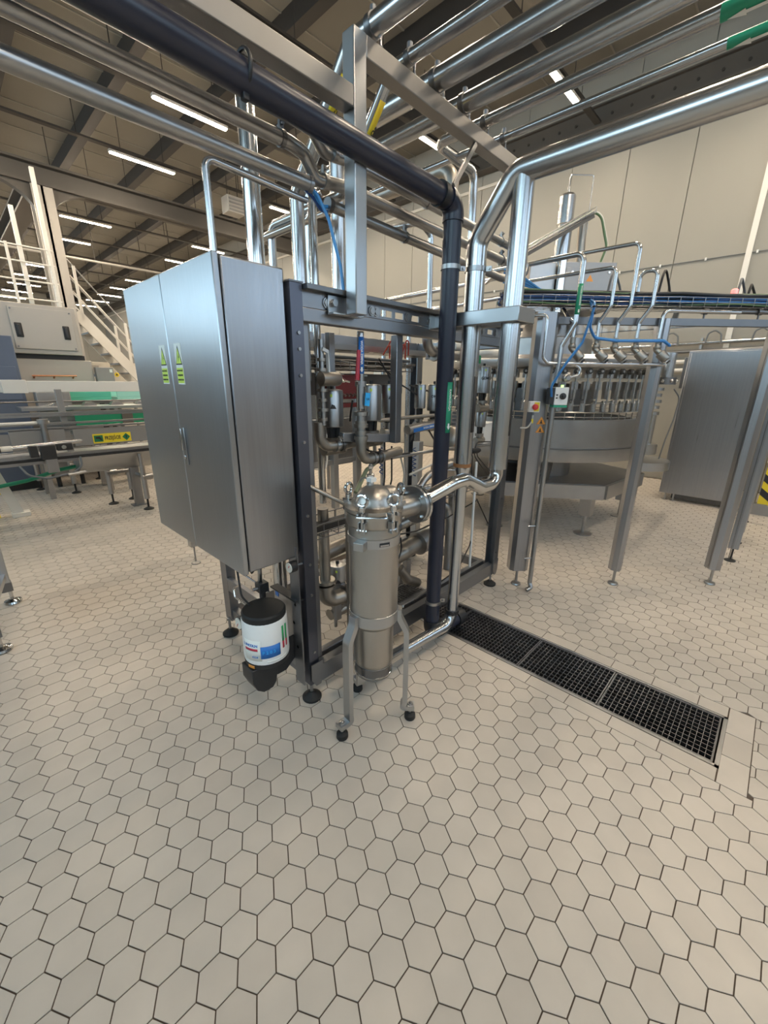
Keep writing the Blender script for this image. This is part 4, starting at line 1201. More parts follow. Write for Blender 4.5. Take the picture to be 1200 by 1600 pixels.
# upper cable tray, trunking and cables
ct = thing('cable_tray', 'wire basket cable tray packed with black cables under the skid top', 'cable tray', (1.7, 2.02, 1.66))
def basket(parent, a, b, w, h, mat='dull_steel', step=.07, r=.0028):
    a = Vector(a); b = Vector(b); d = (b-a).normalized(); s_ = d.cross(V(0, 0, 1)).normalized()
    for off, z in ((-w/2, h), (-w/2, h*.45), (-w/2, 0), (-w/6, 0), (w/6, 0), (w/2, 0), (w/2, h*.45), (w/2, h)):
        MB().cyl(a+s_*off+V(0, 0, z), b+s_*off+V(0, 0, z), r, 6).build('long_wire', mat, parent)
    n = max(2, int((b-a).length/step))
    for i in range(n+1):
        c = a+(b-a)*i/n
        MB().tube([c-s_*w/2+V(0, 0, h), c-s_*w/2, c+s_*w/2, c+s_*w/2+V(0, 0, h)], r, .008, 6, 2).build('cross_wire', mat, parent)
basket(ct, (1.12, 2.0, 1.665), (2.25, 2.0, 1.665), .22, .05, 'dark_steel')
random.seed(3)
for k in range(14):
    y0 = 1.92+.012*k; z0 = 1.68+random.uniform(0, .05)
    pts = [(1.12, y0, z0)]
    for x in (1.35, 1.6, 1.85, 2.1, 2.3):
        pts.append((x, y0+random.uniform(-.015, .015), z0+random.uniform(-.012, .016)))
    MB().tube(pts, random.choice((.006, .008, .010)), .1, 7, 3).build('cable', random.choice(('cable_black', 'cable_black', 'cable_grey', 'tray_brown')), ct)
tr = thing('trunking', 'dark brown sheet trunking hanging below the wire basket', 'trunking', (1.7, 2.1, 1.50))
MB().box((1.10, 2.02, 1.52), (2.30, 2.24, 1.645)).build('duct', 'tray_brown', tr, bevel=.003)
for x in (1.22, 1.30, 1.72, 1.92): MB().box((x, 2.017, 1.63), (x+.03, 2.021, 1.64)).build('slot_label', 'sticker_white', tr, smooth=0)
sh = thing('perforated_tray', 'pale slotted sheet tray just below the top rail', 'cable tray', (1.6, 2.2, 1.77))
MB().box((1.08, 2.06, 1.785), (2.75, 2.30, 1.79)).build('base', 'sheet', sh, smooth=0)
MB().box((1.08, 2.06, 1.79), (2.75, 2.065, 1.82)).build('lip', 'sheet', sh, smooth=0)
for k in range(10): MB().box((1.14+.16*k, 2.10, 1.7835), (1.25+.16*k, 2.115, 1.785)).build('slot', 'ink', sh, smooth=0)
for k in range(7):
    a = at(604+5*k, 546+random.uniform(-6, 4), Y=1.93)
    tag(MB().tube([a+V(0, .03, -.02), a+V(.008, .0, .03+.004*k), a+V(.03, 0, .04), a+V(.05, .02, -.04)], .005, .04, 7).build('orange_cable', 'cable_red'), 'orange-red cable arching out of the wire basket', 'cable', 'orange-red cables over the basket')
rb = thing('valve_block', 'dark red pneumatic valve block under the wire basket', 'valve block', (1.35, 1.95, 1.40))
a = at(515, 585, Y=1.95)
MB().box((a.x, 1.94, a.z-.14), (a.x+.20, 2.0, a.z+.0)).build('block', 'maroon', rb, bevel=.004)
for k in range(6): MB().cyl((a.x+.03+.03*k, 1.94, a.z-.11), (a.x+.03+.03*k, 1.915, a.z-.12), .007, 8).build('fitting', 'dull_steel', rb)
MB().box((a.x-.05, 1.95, a.z-.19), (a.x+.30, 2.02, a.z-.165)).build('rail', 'maroon', rb, bevel=.003)
for k, pts in enumerate((
        [at(592, 560, Y=1.85), at(615, 600, Y=1.85), at(612, 640, Y=1.85), at(600, 662, Y=1.8)],
        [at(590, 565, Y=1.9), at(625, 600, Y=1.88), at(660, 622, Y=1.84)],
        [at(618, 548, Y=1.9), at(612, 590, Y=1.85), at(606, 610, Y=1.82)],
        [at(640, 602, Y=1.86), at(665, 611, Y=1.84), at(690, 604, Y=1.83), at(702, 590, Y=1.84)],
        [at(551, 625, Y=1.7), at(548, 645, Y=1.72), at(547, 658, Y=1.74)],
        [at(556, 690, Y=1.62), at(575, 704, Y=1.62), at(605, 712, Y=1.65), at(640, 708, Y=1.7)],
        [at(601, 690, Y=1.7), at(601, 745, Y=1.7), at(599, 768, Y=1.7)],
        [at(612, 697, Y=1.75), at(612, 750, Y=1.75), at(608, 765, Y=1.75)],
        [at(640, 690, Y=1.7), at(660, 655, Y=1.72), at(680, 690, Y=1.74)],
        [at(713, 640, Y=1.82), at(720, 610, Y=1.82), at(728, 600, Y=1.84)])):
    tag(MB().tube(pts, .0055, .08, 7).build('valve_cable', 'cable_black'), ['black cable hanging from the basket to the thin beige pipe', 'black cable slanting from the basket to the hanging bar', 'black cable dropping from the basket to a narrow valve can', 'black cable sagging above two valve cans', 'black cable beside the blue-tagged valve', 'black cable sagging below the stacked valve', 'black cable dropping to the filter lid valve', 'black cable hanging beside a coiled hose', 'black cable arching over the marked wide pipe', 'black cable between the black pipe and the riser'][k], 'cable')
# position switches on valves
sw = thing('limit_switch', 'red switch with a yellow base on a thin rod', 'switch', at(617, 635, Y=1.9))
a = at(616, 616, Y=1.9)
MB().cbox(a, (.045, .04, .05)).build('head', 'red', sw, bevel=.004)
MB().cbox(a+V(0, -.005, -.034), (.03, .03, .02)).build('base', 'yellow', sw, bevel=.003)
MB().torus(a+V(.045, 0, -.008), (.3, 1, 0), .017, .0035, 16, 6).build('ring', 'polished', sw)
MB().cyl(a+V(-.004, 0, .024), a+V(-.004, 0, .16), .008, 8).build('rod', 'white_plastic', sw)
# instruments to the right, between the risers
it = thing('flow_sensor', 'black sensor head with cables between the risers', 'sensor', at(745, 700, Y=1.62))
a = at(735, 705, Y=1.62)
MB().cyl(a, a+V(.10, 0, -.005), .021, 14).cyl(a+V(.10, 0, -.005), a+V(.125, 0, -.006), .015, 12).build('body', 'black_plastic', it)
MB().cyl(a+V(.03, 0, .02), a+V(.03, 0, .075), .012, 10).build('socket', 'dull_steel', it)
for k, e in enumerate(((735, 760), (760, 740), (772, 745))):
    MB().tube([a+V(.02+.035*k, 0, -.015), a+V(.02+.035*k, -.01, -.05), at(*e, Y=1.62)], .004, .03, 6).build('lead', 'cable_black', it)
MB().tube([a+V(.06, 0, .015), a+V(.085, 0, .06), at(775, 690, Y=1.62)], .005, .03, 6).build('lead', 'cable_black', it)
gb = thing('junction_box', 'white plastic box low between the risers behind the sensor head', 'box', at(757, 700, Y=2.1))
a = at(757, 665, Y=2.1); MB().cbox(a+V(0, 0, -.07), (.20, .12, .19)).build('case', 'white_plastic', gb, bevel=.006)
MB().cbox(a+V(0, -.002, .028), (.21, .13, .012)).build('lid', 'white_plastic', gb, bevel=.003)
for k, (x, y, L) in enumerate(((737, 590, 'white label plate high between the risers'), (735, 622, 'white label plate below the upper one between the risers'), (752, 632, 'white label plate beside the lettered can between the risers'))):
    a = at(x, y, Y=1.9)
    tag(MB().cbox(a, (.055, .01, .075)).build('label_plate', 'sticker_white', bevel=.002), L, 'label plate')
rb_ = thing('pinch_clamp', 'rusty flat strap leaning beside the black pipe', 'strap', at(714, 690, Y=1.8))
MB().bar(at(711, 700, Y=1.8), at(719, 668, Y=1.8), .03, .008, (0, 1, 0)).build('strap', 'rust', rb_)
tp_ = thing('pump_cone', 'beige cone-shaped pump cover behind the black pipe', 'pump', at(710, 690, Y=2.0))
a = at(708, 665, Y=2.0)
MB().lathe((a.x, a.y, a.z-.2), [(.07, 0), (.085, .03), (.085, .10), (.06, .16), (.02, .2)], n=24).build('cover', 'cast_steel', tp_)
for k in range(4):
    z = a.z+.005+.03*k
    MB().cyl((a.x+.02, a.y, z), (a.x+.02, a.y, z+.02), .028-.003*(k % 2), 16).build('fitting', 'dark_steel', tp_)

# ---- lower part
lt = thing('cable_tray', 'wire basket with black trunking along the skid at filter height', 'cable tray', (1.8, 1.62, .80))
a = at(496, 872, Y=1.60); b = at(790, 742, Y=1.60)
basket(lt, (1.10, 1.62, .845), (2.78, 1.62, .845), .14, .075, 'dark_steel', .09)
MB().box((1.10, 1.60, .85), (2.78, 1.66, .89)).build('duct', 'black_plastic', lt, smooth=0)
tg = thing('standpipe', 'tall brass-coloured square tube standing beside the filter', 'tube', (1.14, 1.36, .1))
c = at(548, 990, Y=1.40)
MB().box((c.x-.012, 1.39, .21), (c.x+.012, 1.414, 1.08)).build('tube', 'cast_steel', tg, bevel=.002)
MB().tube([(1.07, 1.53, 1.15), (c.x, 1.402, 1.04), (c.x+.05, 1.36, 1.01)], .011, .03, 12).build('stay', 'cast_steel', tg)
MB().cbox((c.x, 1.40, 1.05), (.04, .04, .06)).build('joint', 'dull_steel', tg, bevel=.003)
pl = thing('pump_inlet', 'vertical beige pipe with flanges turning into a fat cast elbow by the near post', 'pipe', (1.2, 1.72, .2))
a = at(508, 900, Y=1.68)
MB().cyl((a.x, 1.68, .95), (a.x, 1.68, a.z-.02), .030, 20).build('tube', 'cast_steel', pl)
for z in (a.z-.02, a.z-.05): MB().cyl((a.x, 1.68, z), (a.x, 1.68, z-.018), .056, 24).build('flange', 'cast_steel', pl)
MB().tube([(a.x, 1.68, a.z-.05), (a.x, 1.68, a.z-.16), (a.x+.12, 1.66, a.z-.16)], .046, .06, 22).build('elbow', 'cast_steel', pl)
MB().cyl((a.x+.11, 1.66, a.z-.16), (a.x+.14, 1.66, a.z-.16), .068, 24).build('flange', 'dark_steel', pl)
MB().cyl((a.x+.05, 1.66, .21), (a.x+.05, 1.66, a.z-.19), .010, 8).build('support', 'dull_steel', pl)
actuator_valve('lower steel valve can beside the fat cast elbow', at(527, 880, Y=1.75), .043, .17, mark='patch')
mf = thing('manifold', 'heavy grey manifold of wide pipes along the bottom of the skid', 'manifold', (1.9, 1.9, .2))
a = at(600, 905, Y=1.75); b = at(770, 800, Y=1.75)
zc = .44
MB().tube([(1.45, 1.72, .40), (2.0, 1.72, .47), (2.75, 1.78, .52)], .060, .1, 24).build('header', 'cast_steel', mf)
MB().tube([(1.30, 1.95, .52), (2.05, 1.95, .60), (2.7, 1.98, .62)], .050, .1, 22).build('header', 'cast_steel', mf)
MB().tube([(1.75, 1.72, .44), (1.75, 1.72, .74), (1.75, 1.95, .80)], .038, .06, 20).build('branch', 'cast_steel', mf)
MB().cyl((1.75, 1.72, .49), (1.75, 1.72, .52), .062, 24).build('flange', 'cast_steel', mf)
MB().tube([(1.66, 1.72, .40), (1.66, 1.70, .27), (1.78, 1.69, .24), (1.90, 1.69, .30), (1.92, 1.72, .46)], .044, .08, 20).build('u_bend', 'cast_steel', mf)
MB().tube([(1.90, 1.66, .40), (1.97, 1.64, .30), (2.10, 1.66, .22)], .034, .05, 18).build('branch', 'cast_steel', mf)
MB().tube([(2.05, 1.85, .72), (2.25, 1.72, .76), (2.42, 1.66, .74), (2.44, 1.64, .60), (2.44, 1.64, .22)], .030, .08, 18).build('u_bend', 'dull_steel', mf)
MB().tube([(2.18, 1.92, .84), (2.45, 1.78, .84), (2.60, 1.74, .80), (2.62, 1.74, .58)], .034, .08, 18).build('u_bend', 'dull_steel', mf)
MB().cyl((2.16, 1.72, .485), (2.34, 1.73, .50), .085, 26).build('pump_head', 'dull_steel', mf)
MB().cyl((2.30, 1.76, .68), (2.02, 1.80, .64), .045, 20).build('branch', 'cast_steel', mf)
MB().cyl((2.02, 1.80, .64), (1.99, 1.80, .64), .055, 20).build('flange', 'dark_steel', mf)
for x in (1.40, 2.05, 2.62): MB().box((x-.02, 1.70, .21), (x+.02, 1.74, .40)).build('stand', 'dull_steel', mf, smooth=0)
run('white tube standing at the far end of the skid', [(2.62, 1.55, .21), (2.60, 1.55, 1.05)], .009, 'white_plastic', 0)
for k, pts in enumerate(([at(742, 780, Y=1.58), at(735, 850, Y=1.55), at(715, 890, Y=1.53), (1.88, 1.50, .23)], [at(745, 780, Y=1.6), at(768, 830, Y=1.62), at(766, 870, Y=1.65)], [at(722, 800, Y=1.6), at(722, 850, Y=1.65), at(705, 860, Y=1.7)], [at(624, 835, Y=1.55), at(650, 830, Y=1.56), at(700, 808, Y=1.58), at(745, 782, Y=1.58)], [at(626, 840, Y=1.5), at(628, 865, Y=1.5), at(618, 880, Y=1.5)])):
    tag(MB().tube(pts, .005, .1, 7).build('loose_cable', 'cable_black'), ['long black cable looping from the basket down to the bottom rail', 'black cable hanging beside the far bottom pipes', 'black cable dropping behind the riser to the pump head', 'black cable lying along the lower wire basket', 'short black cable beside the filter shell'][k], 'cable')
run('olive green hose behind the filter lid', [at(556, 770, Y=1.55), at(572, 735, Y=1.6), at(588, 722, Y=1.7)], .012, 'hose_olive', .1, 12, 'hose', 'hose')
run('thick grey pipe bending up beside the black pipe', [at(648, 775, Y=1.7), at(665, 745, Y=1.7), at(705, 725, Y=1.7)], .026, 'dull_steel', .15, 16)
run('white hose running up to the riser joint', [at(640, 742, Y=1.8), at(670, 728, Y=1.8), at(700, 712, Y=1.8)], .008, 'cable_white', .1, 10, 'hose', 'hose')
run('white hose hanging between two coils', [at(625, 710, Y=1.85), at(632, 740, Y=1.85), at(628, 768, Y=1.85)], .006, 'cable_white', .1, 8, 'hose', 'hose')
def coil(label, top, turns, R, pitch):
    pts = []
    for i in range(turns*10+1):
        t = 2*PI*i/10
        pts.append(Vector(top)+V(R*math.cos(t), R*math.sin(t), -pitch*i/10))
    tag(MB().tube(pts, .0035, 0, 6).build('coiled_hose', 'cable_navy'), label, 'hose')
coil('dark coiled air hose beside the white upright', at(648, 700, Y=1.9), 7, .013, .03)
coil('dark coiled air hose behind the filter vent valve', at(596, 700, Y=1.9), 6, .012, .03)
t = thing('guard_post', 'pale upright post behind the coiled hose', 'post', at(655, 800, Y=2.05))
a = at(655, 690, Y=2.05); MB().box((a.x-.03, 2.03, .21), (a.x+.03, 2.09, a.z)).build('upright', 'sheet', t, bevel=.003)

# glazed guard behind the skid, with its posts on small feet
gw = thing('machine_guard', 'glazed machine guard with grey posts on small feet behind the skid', 'machine guard', (2.0, 3.4, 0))
def gpost(x, y, z0=.17, z1=1.85, w=.07):
    p_ = MB().box((x-w/2, y-w/2, z0), (x+w/2, y+w/2, z1)).build('post', 'sheet', gw, bevel=.004)
    MB().cyl((x, y, .02), (x, y, z0), .008, 8).lathe((x, y, 0), [(.04, 0), (.04, .008), (.012, .02)], n=16).build('foot', 'dull_steel', p_)
GP = [(1.30, 3.3), (1.72, 3.3), (2.55, 3.3), (3.3, 3.3)]
f_ = onf = at(525, 815, Z=0)
GP[1] = (f_.x, f_.y)
for x, y in GP: gpost(x, f_.y)
for (x0, _), (x1, _) in zip(GP, GP[1:]):
    MB().box((x0+.04, f_.y-.004, .75), (x1-.04, f_.y+.004, 1.78)).build('pane', 'glass', gw, smooth=0)
MB().box((1.30, f_.y-.03, 1.79), (3.3, f_.y+.03, 1.85)).build('top_rail', 'sheet', gw, smooth=0)
MB().box((1.30, f_.y-.02, .70), (3.3, f_.y+.02, .745)).build('mid_rail', 'sheet', gw, smooth=0)
bx = thing('machine_housing', 'long brushed steel machine housing behind the glazed guard', 'machine', (2.6, 4.6, 0))
MB().box((2.05, 4.1, .55), (4.0, 5.0, 1.15)).build('housing', 'brushed_side', bx, bevel=.01)
MB().box((2.1, 4.2, 1.15), (3.9, 4.9, 1.65)).build('hood', 'sheet', bx, bevel=.01)
MB().box((2.3, 4.195, 1.25), (2.7, 4.2, 1.5)).build('window', 'blue_machine', bx, smooth=0)
for x in (2.2, 3.0, 3.9):
    for y in (4.2, 4.9): MB().cyl((x, y, .0), (x, y, .55), .03, 12).build('leg', 'dull_steel', bx)
MB().tube([at(492, 733, Y=f_.y-.06), at(508, 735, Y=f_.y-.06), at(511, 722, Y=f_.y-.06), at(512, 660, Y=f_.y-.06)], .009, .04, 8).build('bar_handle', 'white_paint', gw)
c_ = at(590, 590, Y=f_.y-.02); MB().cbox(c_, (.12, .01, .2)).build('warning_plate', 'sticker_white', gw)
MB().prism([(-.04, 0), (.04, 0), (0, .075)], c_+V(.01, -.006, -.05), (1, 0, 0), (0, 0, 1), (0, -.003, 0)).build('warning_triangle', 'yellow', gw, smooth=0)
# ================================================================== rotary filling machine
C0 = V(5.0, 2.2, 0)
U = V(.7071, -.7071, 0)                     # along the enclosure front
N = V(-.7071, -.7071, 0)                    # towards the aisle
def ep(s, z, off=0):
    """point on the enclosure front: s metres along from the big corner column"""
    return V(2.955, 1.367, 0)+U*s+N*off+V(0, 0, z)
S1 = (V(3.578, .743, 0)-V(2.955, 1.367, 0)).dot(U)
S2 = (V(4.172, .163, 0)-V(2.955, 1.367, 0)).dot(U)
en = thing('filler_enclosure', 'glazed stainless enclosure around the rotary filler', 'machine guard', (3.6, .75, 0))
def ecol(s, w, d, z0, z1, mat='brushed_side'):
    c = ep(s, 0)
    ch = .028
    pts = [(-w/2+ch, d/2), (-w/2, d/2-ch), (-w/2, -d/2), (w/2, -d/2), (w/2, d/2-ch), (w/2-ch, d/2)]
    pts = [(x, y) for x, y in pts]
    col = MB().prism(pts, c+V(0, 0, z0), U, N, (0, 0, z1-z0)).build('column', mat, en, smooth=20)
    MB().cyl(c+V(0, 0, .02), c+V(0, 0, z0), .011, 10).lathe(c, [(.038, 0), (.04, .006), (.036, .016), (.014, .024)], n=18).build('levelling_foot', 'dull_steel', col)
    return col
k0 = ecol(.06, .15, .10, .14, 2.06)
k1 = ecol(S1, .085, .075, .13, 2.03)
k2 = ecol(S2, .10, .085, .14, 2.03)
for x in (4.9, 5.55, 6.54):
    c = V(x, .085, 0)
    col = MB().box((x-.04, .045, .13), (x+.04, .125, 2.03)).build('column', 'brushed_side', en, bevel=.004)
    MB().cyl(c+V(0, 0, .02), c+V(0, 0, .14), .011, 10).lathe(c, [(.045, 0), (.045, .008), (.014, .02)], n=16).build('levelling_foot', 'black_plastic', col)
def erail(s0, s1, z, w, h, mat='dark_steel', name='rail'):
    return MB().bar(ep(s0, z), ep(s1, z), w, h).build(name, mat, en, smooth=0)
erail(.13, S1, 2.01, .05, .045); erail(S1, S2+.02, 2.01, .05, .045)
MB().box((4.2, .06, 1.99), (6.9, .11, 2.035)).build('rail', 'dark_steel', en, smooth=0)
MB().box((4.2, .06, 2.035), (4.25, 2.3, 2.04)).build('roof_strip', 'dark_steel', en, smooth=0)
for a, b in ((.14, S1-.045), (S1+.045, S2-.05)):
    MB().bar(ep(a, 1.075), ep(b, 1.075), .006, 1.83).build('pane', 'glass', en, smooth=0)
for a, b in ((4.25, 4.86),):
    MB().box((a, .082, .16), (b, .088, 1.98)).build('pane', 'glass', en, smooth=0)
# signs on the corner column
es = thing('emergency_stop', 'white emergency stop box with a red mushroom button on the corner column', 'emergency stop', ep(.02, 1.4, .06))
c = at(819, 636, X=2.93); c = ep(.01, 1.44, .058)
def obox(c, w, d, h): # box aligned with the enclosure front
    mb = MB(); mb.bar(c-U*w/2, c+U*w/2, d, h); return mb
obox(c+N*.018, .075, .036, .075).build('box', 'white_plastic', es, bevel=.004)
obox(c+N*.0365+U*.014, .036, .002, .062).build('plate', 'yellow', es, smooth=0)
MB().lathe(c+N*.037-U*.004, [(.012, 0), (.012, .012), (.021, .016), (.021, .026), (.014, .031), (.0, .032)], axis=N, n=18).build('button', 'red', es)
MB().cyl(c+N*.018-V(0, 0, .038), c+N*.018-V(0, 0, .058), .009, 10).build('gland', 'cable_grey', es)
MB().tube([c+N*.018-V(0, 0, .05), c+N*.018-V(0, 0, .10), c+N*.02-U*.03-V(0, 0, .15), c+N*.0-U*.075-V(0, 0, .15)], .0055, .03, 8).build('lead', 'cable_white', es)
MB().cyl(c+N*.018-V(0, 0, .085), c+N*.018-V(0, 0, .115), .0075, 8).build('yellow_sleeve', 'yellow', es)
for k, z in enumerate((1.315, 1.255)):
    s_ = thing('warning_sign', ['upper orange warning triangle on the corner column', 'lower orange warning triangle on the corner column'][k], 'sign', ep(.085, z, .05))
    MB().prism([(-.034, 0), (.034, 0), (0, .056)], ep(.085, z, .0505), U, (0, 0, 1), N*.001).build('border', 'ink', s_, smooth=0)
    MB().prism([(-.033, 0), (.033, 0), (0, .055)], ep(.085, z+.0005, .0515), U, (0, 0, 1), N*.0005).build('plate', 'orange', s_, smooth=0)
    MB().prism([(-.013, .006), (.013, .006), (.004, .018), (.004, .03), (-.004, .03), (-.004, .018)], ep(.085, z, .0522), U, (0, 0, 1), N*.0004).build('symbol', 'ink', s_, smooth=0)

# cable tray with its bundle along the top of the enclosure
ft = thing('cable_tray', 'wire cable tray full of blue, green and grey cables along the filler top', 'cable tray', ep(.6, 2.10))
basket(ft, ep(-.25, 2.105, -.08), ep(S2+.35, 2.105, -.08), .20, .06, 'dull_steel', .085, .002)
random.seed(11)
for k in range(34):
    off = -.08+random.uniform(-.085, .085); z0 = 2.114+random.uniform(0, .078)
    if k < 12: off = -.08+.088*(1 if k % 2 else .85)
    pts = [ep(-.25+.4*i, z0+random.uniform(-.008, .012), off+random.uniform(-.012, .012)) for i in range(6)]
    MB().tube(pts, random.choice((.006, .008, .010)), .12, 7, 2).build('cable', random.choice(('cable_blue', 'cable_navy', 'cable_navy', 'cable_navy', 'cable_green', 'cable_black', 'cable_grey')), ft)
for k in range(3):
    pts = [ep(-.25+.4*i, 2.19+random.uniform(-.004, .006), -.02-.05*k) for i in range(6)]
    MB().tube(pts, .010, .12, 7, 2).build('cable', 'cable_grey', ft)
for k in range(5):
    tag(MB().tube([ep(-.24, 2.26+.02*k, -.1), ep(-.12, 2.24+.012*k, -.06), ep(.0, 2.20, -.03+.004*k), ep(.22, 2.17, -.02)], .0065, .08, 7).build('blue_cable', 'cable_blue' if k % 2 else 'hose_blue'), 'blue cable sweeping down from the riser into the filler cable tray', 'cable', 'blue cables sweeping into the tray')
tag(MB().lathe(ep(1.37, 2.19, -.06), [(.018, 0), (.02, .005), (.02, .04), (.012, .046)], n=16).build('beacon_lamp', 'red_lamp'), 'small glowing red beacon on the filler cable tray', 'lamp')
for k, (s_, h) in enumerate(((.50, .17), (.86, .19), (1.42, .14), (1.50, .10))):
    tag(MB().tube([ep(s_, 2.19, -.1), ep(s_+.01, 2.19+h*.7, -.1), ep(s_+.06, 2.19+h, -.16), ep(s_+.13, 2.19+h*.5, -.2), ep(s_+.17, 2.17, -.2)], .008, .06, 8).build('cable_loop', 'cable_grey' if k % 2 == 0 else 'cable_black'), ['grey cable loop arching above the tray beside the tallest bent pipe', 'black cable loop arching above the middle of the tray', 'grey cable loop arching beside the red beacon', 'small black cable loop right of the red beacon'][k], 'cable')

# header bar and five angled seat valves with their goosenecks
hb = thing('header_pipe', 'thin stainless header pipe along the filler front, hooked at both ends', 'pipe', ep(.5, 1.73, .05))
MB().tube([ep(-.16, 2.03, .03), ep(.01, 2.03, .10), ep(.02, 2.0, .11), ep(.02, 1.765, .11), ep(.06, 1.73, .10), ep(.90, 1.733, .06)], .011, .035, 12).build('tube', 'pipe_steel', hb)
MB().tube([ep(.26, 1.722, .085), ep(.30, 1.70, .085), ep(.295, 1.655, .085), ep(.20, 1.635, .085)], .010, .03, 12).build('hook', 'pipe_steel', hb)
MB().lathe(ep(.205, 1.635, .07), [(.022, 0), (.026, .004), (.026, .03), (.02, .034), (.016, .045)], axis=N+U*.2, n=18).build('cap', 'dull_steel', hb)
tops = [  # valve s, gooseneck top z, length of its horizontal run (+y), label
    (.235, 2.30, .0), (.40, 2.32, .62), (.53, 2.46, .95), (.675, 2.31, .10), (.83, 2.075, -1)]
VL = ['angled seat valve hidden partly behind the green-marked pipe', 'angled seat valve under the lowest long gooseneck', 'angled seat valve under the tallest gooseneck', 'angled seat valve under the short hooked gooseneck', 'angled seat valve beside the enclosure column']
PL = ['short bent pipe behind the green-marked pipe', 'gooseneck pipe with the lowest long level run over the tray', 'tallest gooseneck pipe over the filler tray', 'short hooked gooseneck pipe over the filler tray', 'pipe rising beside the enclosure column to the long bar']
for (s_, zt, ln), vl_, pl_ in zip(tops, VL, PL):
    b = ep(s_, 1.80, .05)
    v = thing('angle_seat_valve', vl_, 'valve', b)
    ax = (U*.62+N*.45-V(0, 0, .75)).normalized()
    MB().lathe(b+V(0, 0, .03)-ax*.01, [(.018, 0), (.020, .012), (.020, .04), (.031, .045), (.031, .10), (.026, .108), (.012, .112)], axis=ax, n=20).build('actuator', 'cast_steel', v)
    MB().sphere(b+V(0, 0, .045), .026, 14, 8).cyl(b+V(0, 0, .04), b+V(0, 0, .10), .019, 14).build('body', 'cast_steel', v)
    MB().cyl(b+V(0, 0, .03)+ax*.112, b+V(0, 0, .03)+ax*.122, .014, 12).build('indicator', 'black_plastic', v)
    if ln > 0 or zt > 2.2:
        path = [b+V(0, 0, .09), ep(s_, 2.0, .05), ep(s_+.04, 2.09, .09), ep(s_+.04, zt, .09)]
        L = max(ln, .1)
        path.append(ep(s_+.04, zt, .09)+V(0, L, .0))
        if ln <= .1: path.append(ep(s_+.04, zt-.12, .09)+V(0, L, 0))
        else: path.append(ep(s_+.04, zt-.05, .09)+V(.15, L+.25, 0))
        if s_ < .3: path = [b+V(0, 0, .09), ep(s_, 1.99, .05), ep(s_-.03, 2.03, .0), ep(s_-.03, 2.10, -.1)]
    else:
        path = [b+V(0, 0, .09), ep(s_, zt, .05), ep(s_+.55, zt, .02)]
    tag(MB().tube(path, .0125, .04, 14).build('gooseneck_pipe', 'pipe_steel'), pl_, 'pipe')
# long dark bar over the right bay
bb = thing('busbar_pipe', 'dark round bar with collars above the right-hand bay of the enclosure', 'pipe', ep(1.2, 2.08))
MB().cyl(ep(.95, 2.08, .02), ep(S2+.3, 2.08, .0), .014, 14).build('bar', 'dark_steel', bb)
for s_ in (1.12, 1.5): MB().cyl(ep(s_, 2.08, .018), ep(s_+.03, 2.08, .018), .021, 14).cyl(ep(s_+.015, 2.03, .018), ep(s_+.015, 2.08, .018), .006, 8).build('collar', 'dark_steel', bb)
MB().bar(ep(S1+.06, 2.03, .01), ep(S1+.09, 2.15, -.02), .03, .03).build('strut', 'sheet', bb)

# green-marked pipe with its valve box and the drain leg below
gm = thing('marked_pipe', 'bent stainless pipe with a green lettered marker in front of the filler tray', 'pipe', ep(.15, 1.5, .12))
q = ep(.20, 0, .13)
MB().tube([V(q.x-.06, q.y+.75, 2.36), V(q.x, q.y, 2.385), V(q.x, q.y, 1.98), ep(.14, 1.84, .10), ep(.135, 1.60, .10)], .0165, .05, 16, 6).build('tube', 'pipe_steel', gm)
vlabel(gm, 'label_green', (q.x, q.y), .0165, 232, 2.03, 2.21, 80)
vtext(gm, 'WODA LODOWA', (q.x, q.y), .0168, 232, 2.14, .014, up=False)
varrow(gm, (q.x, q.y), .0168, 232, 2.06, .013)
vb = thing('valve_positioner', 'grey valve control box with a round knob and a green lamp', 'valve actuator', ep(.18, 1.47, .12))
c = ep(.17, 1.515, .11)
obox(c, .095, .06, .12).build('case', 'white_plastic', vb, bevel=.004)
obox(c-V(0, 0, .068), .095, .06, .014).build('base', 'label_green', vb, smooth=0)
obox(c-U*.065, .04, .05, .11).build('side_block', 'black_plastic', vb, bevel=.003)
MB().lathe(c+N*.031+U*.008, [(.022, 0), (.022, .008), (.012, .011), (.010, .022), (.0, .023)], axis=N, n=18).build('knob', 'black_plastic', vb)
for dz in (.008, -.012): obox(c+N*.0305-U*.032+V(0, 0, dz), .012, .001, .010).build('mark', 'ink', vb, smooth=0)
MB().cyl(c+V(0, 0, .06)+U*.01, c+V(0, 0, .074)+U*.01, .009, 12).build('status_lamp', 'green_lamp', vb)
dl = thing('drop_pipe', 'slender grey pipe running down to a hooked end near the floor', 'pipe', (3.05, 1.27, 0))
g0 = ep(.135, 1.44, .10)
MB().tube([g0, V(g0.x, g0.y, .06), V(g0.x-.01, g0.y-.02, .03), V(g0.x-.05, g0.y+.0, .015)], .0175, .02, 16).build('tube', 'dull_steel', dl)
for z in (.55, .28):
    MB().cyl(V(g0.x, g0.y, z), V(g0.x-.06, g0.y+.045, z), .006, 8).build('standoff', 'dull_steel', dl)
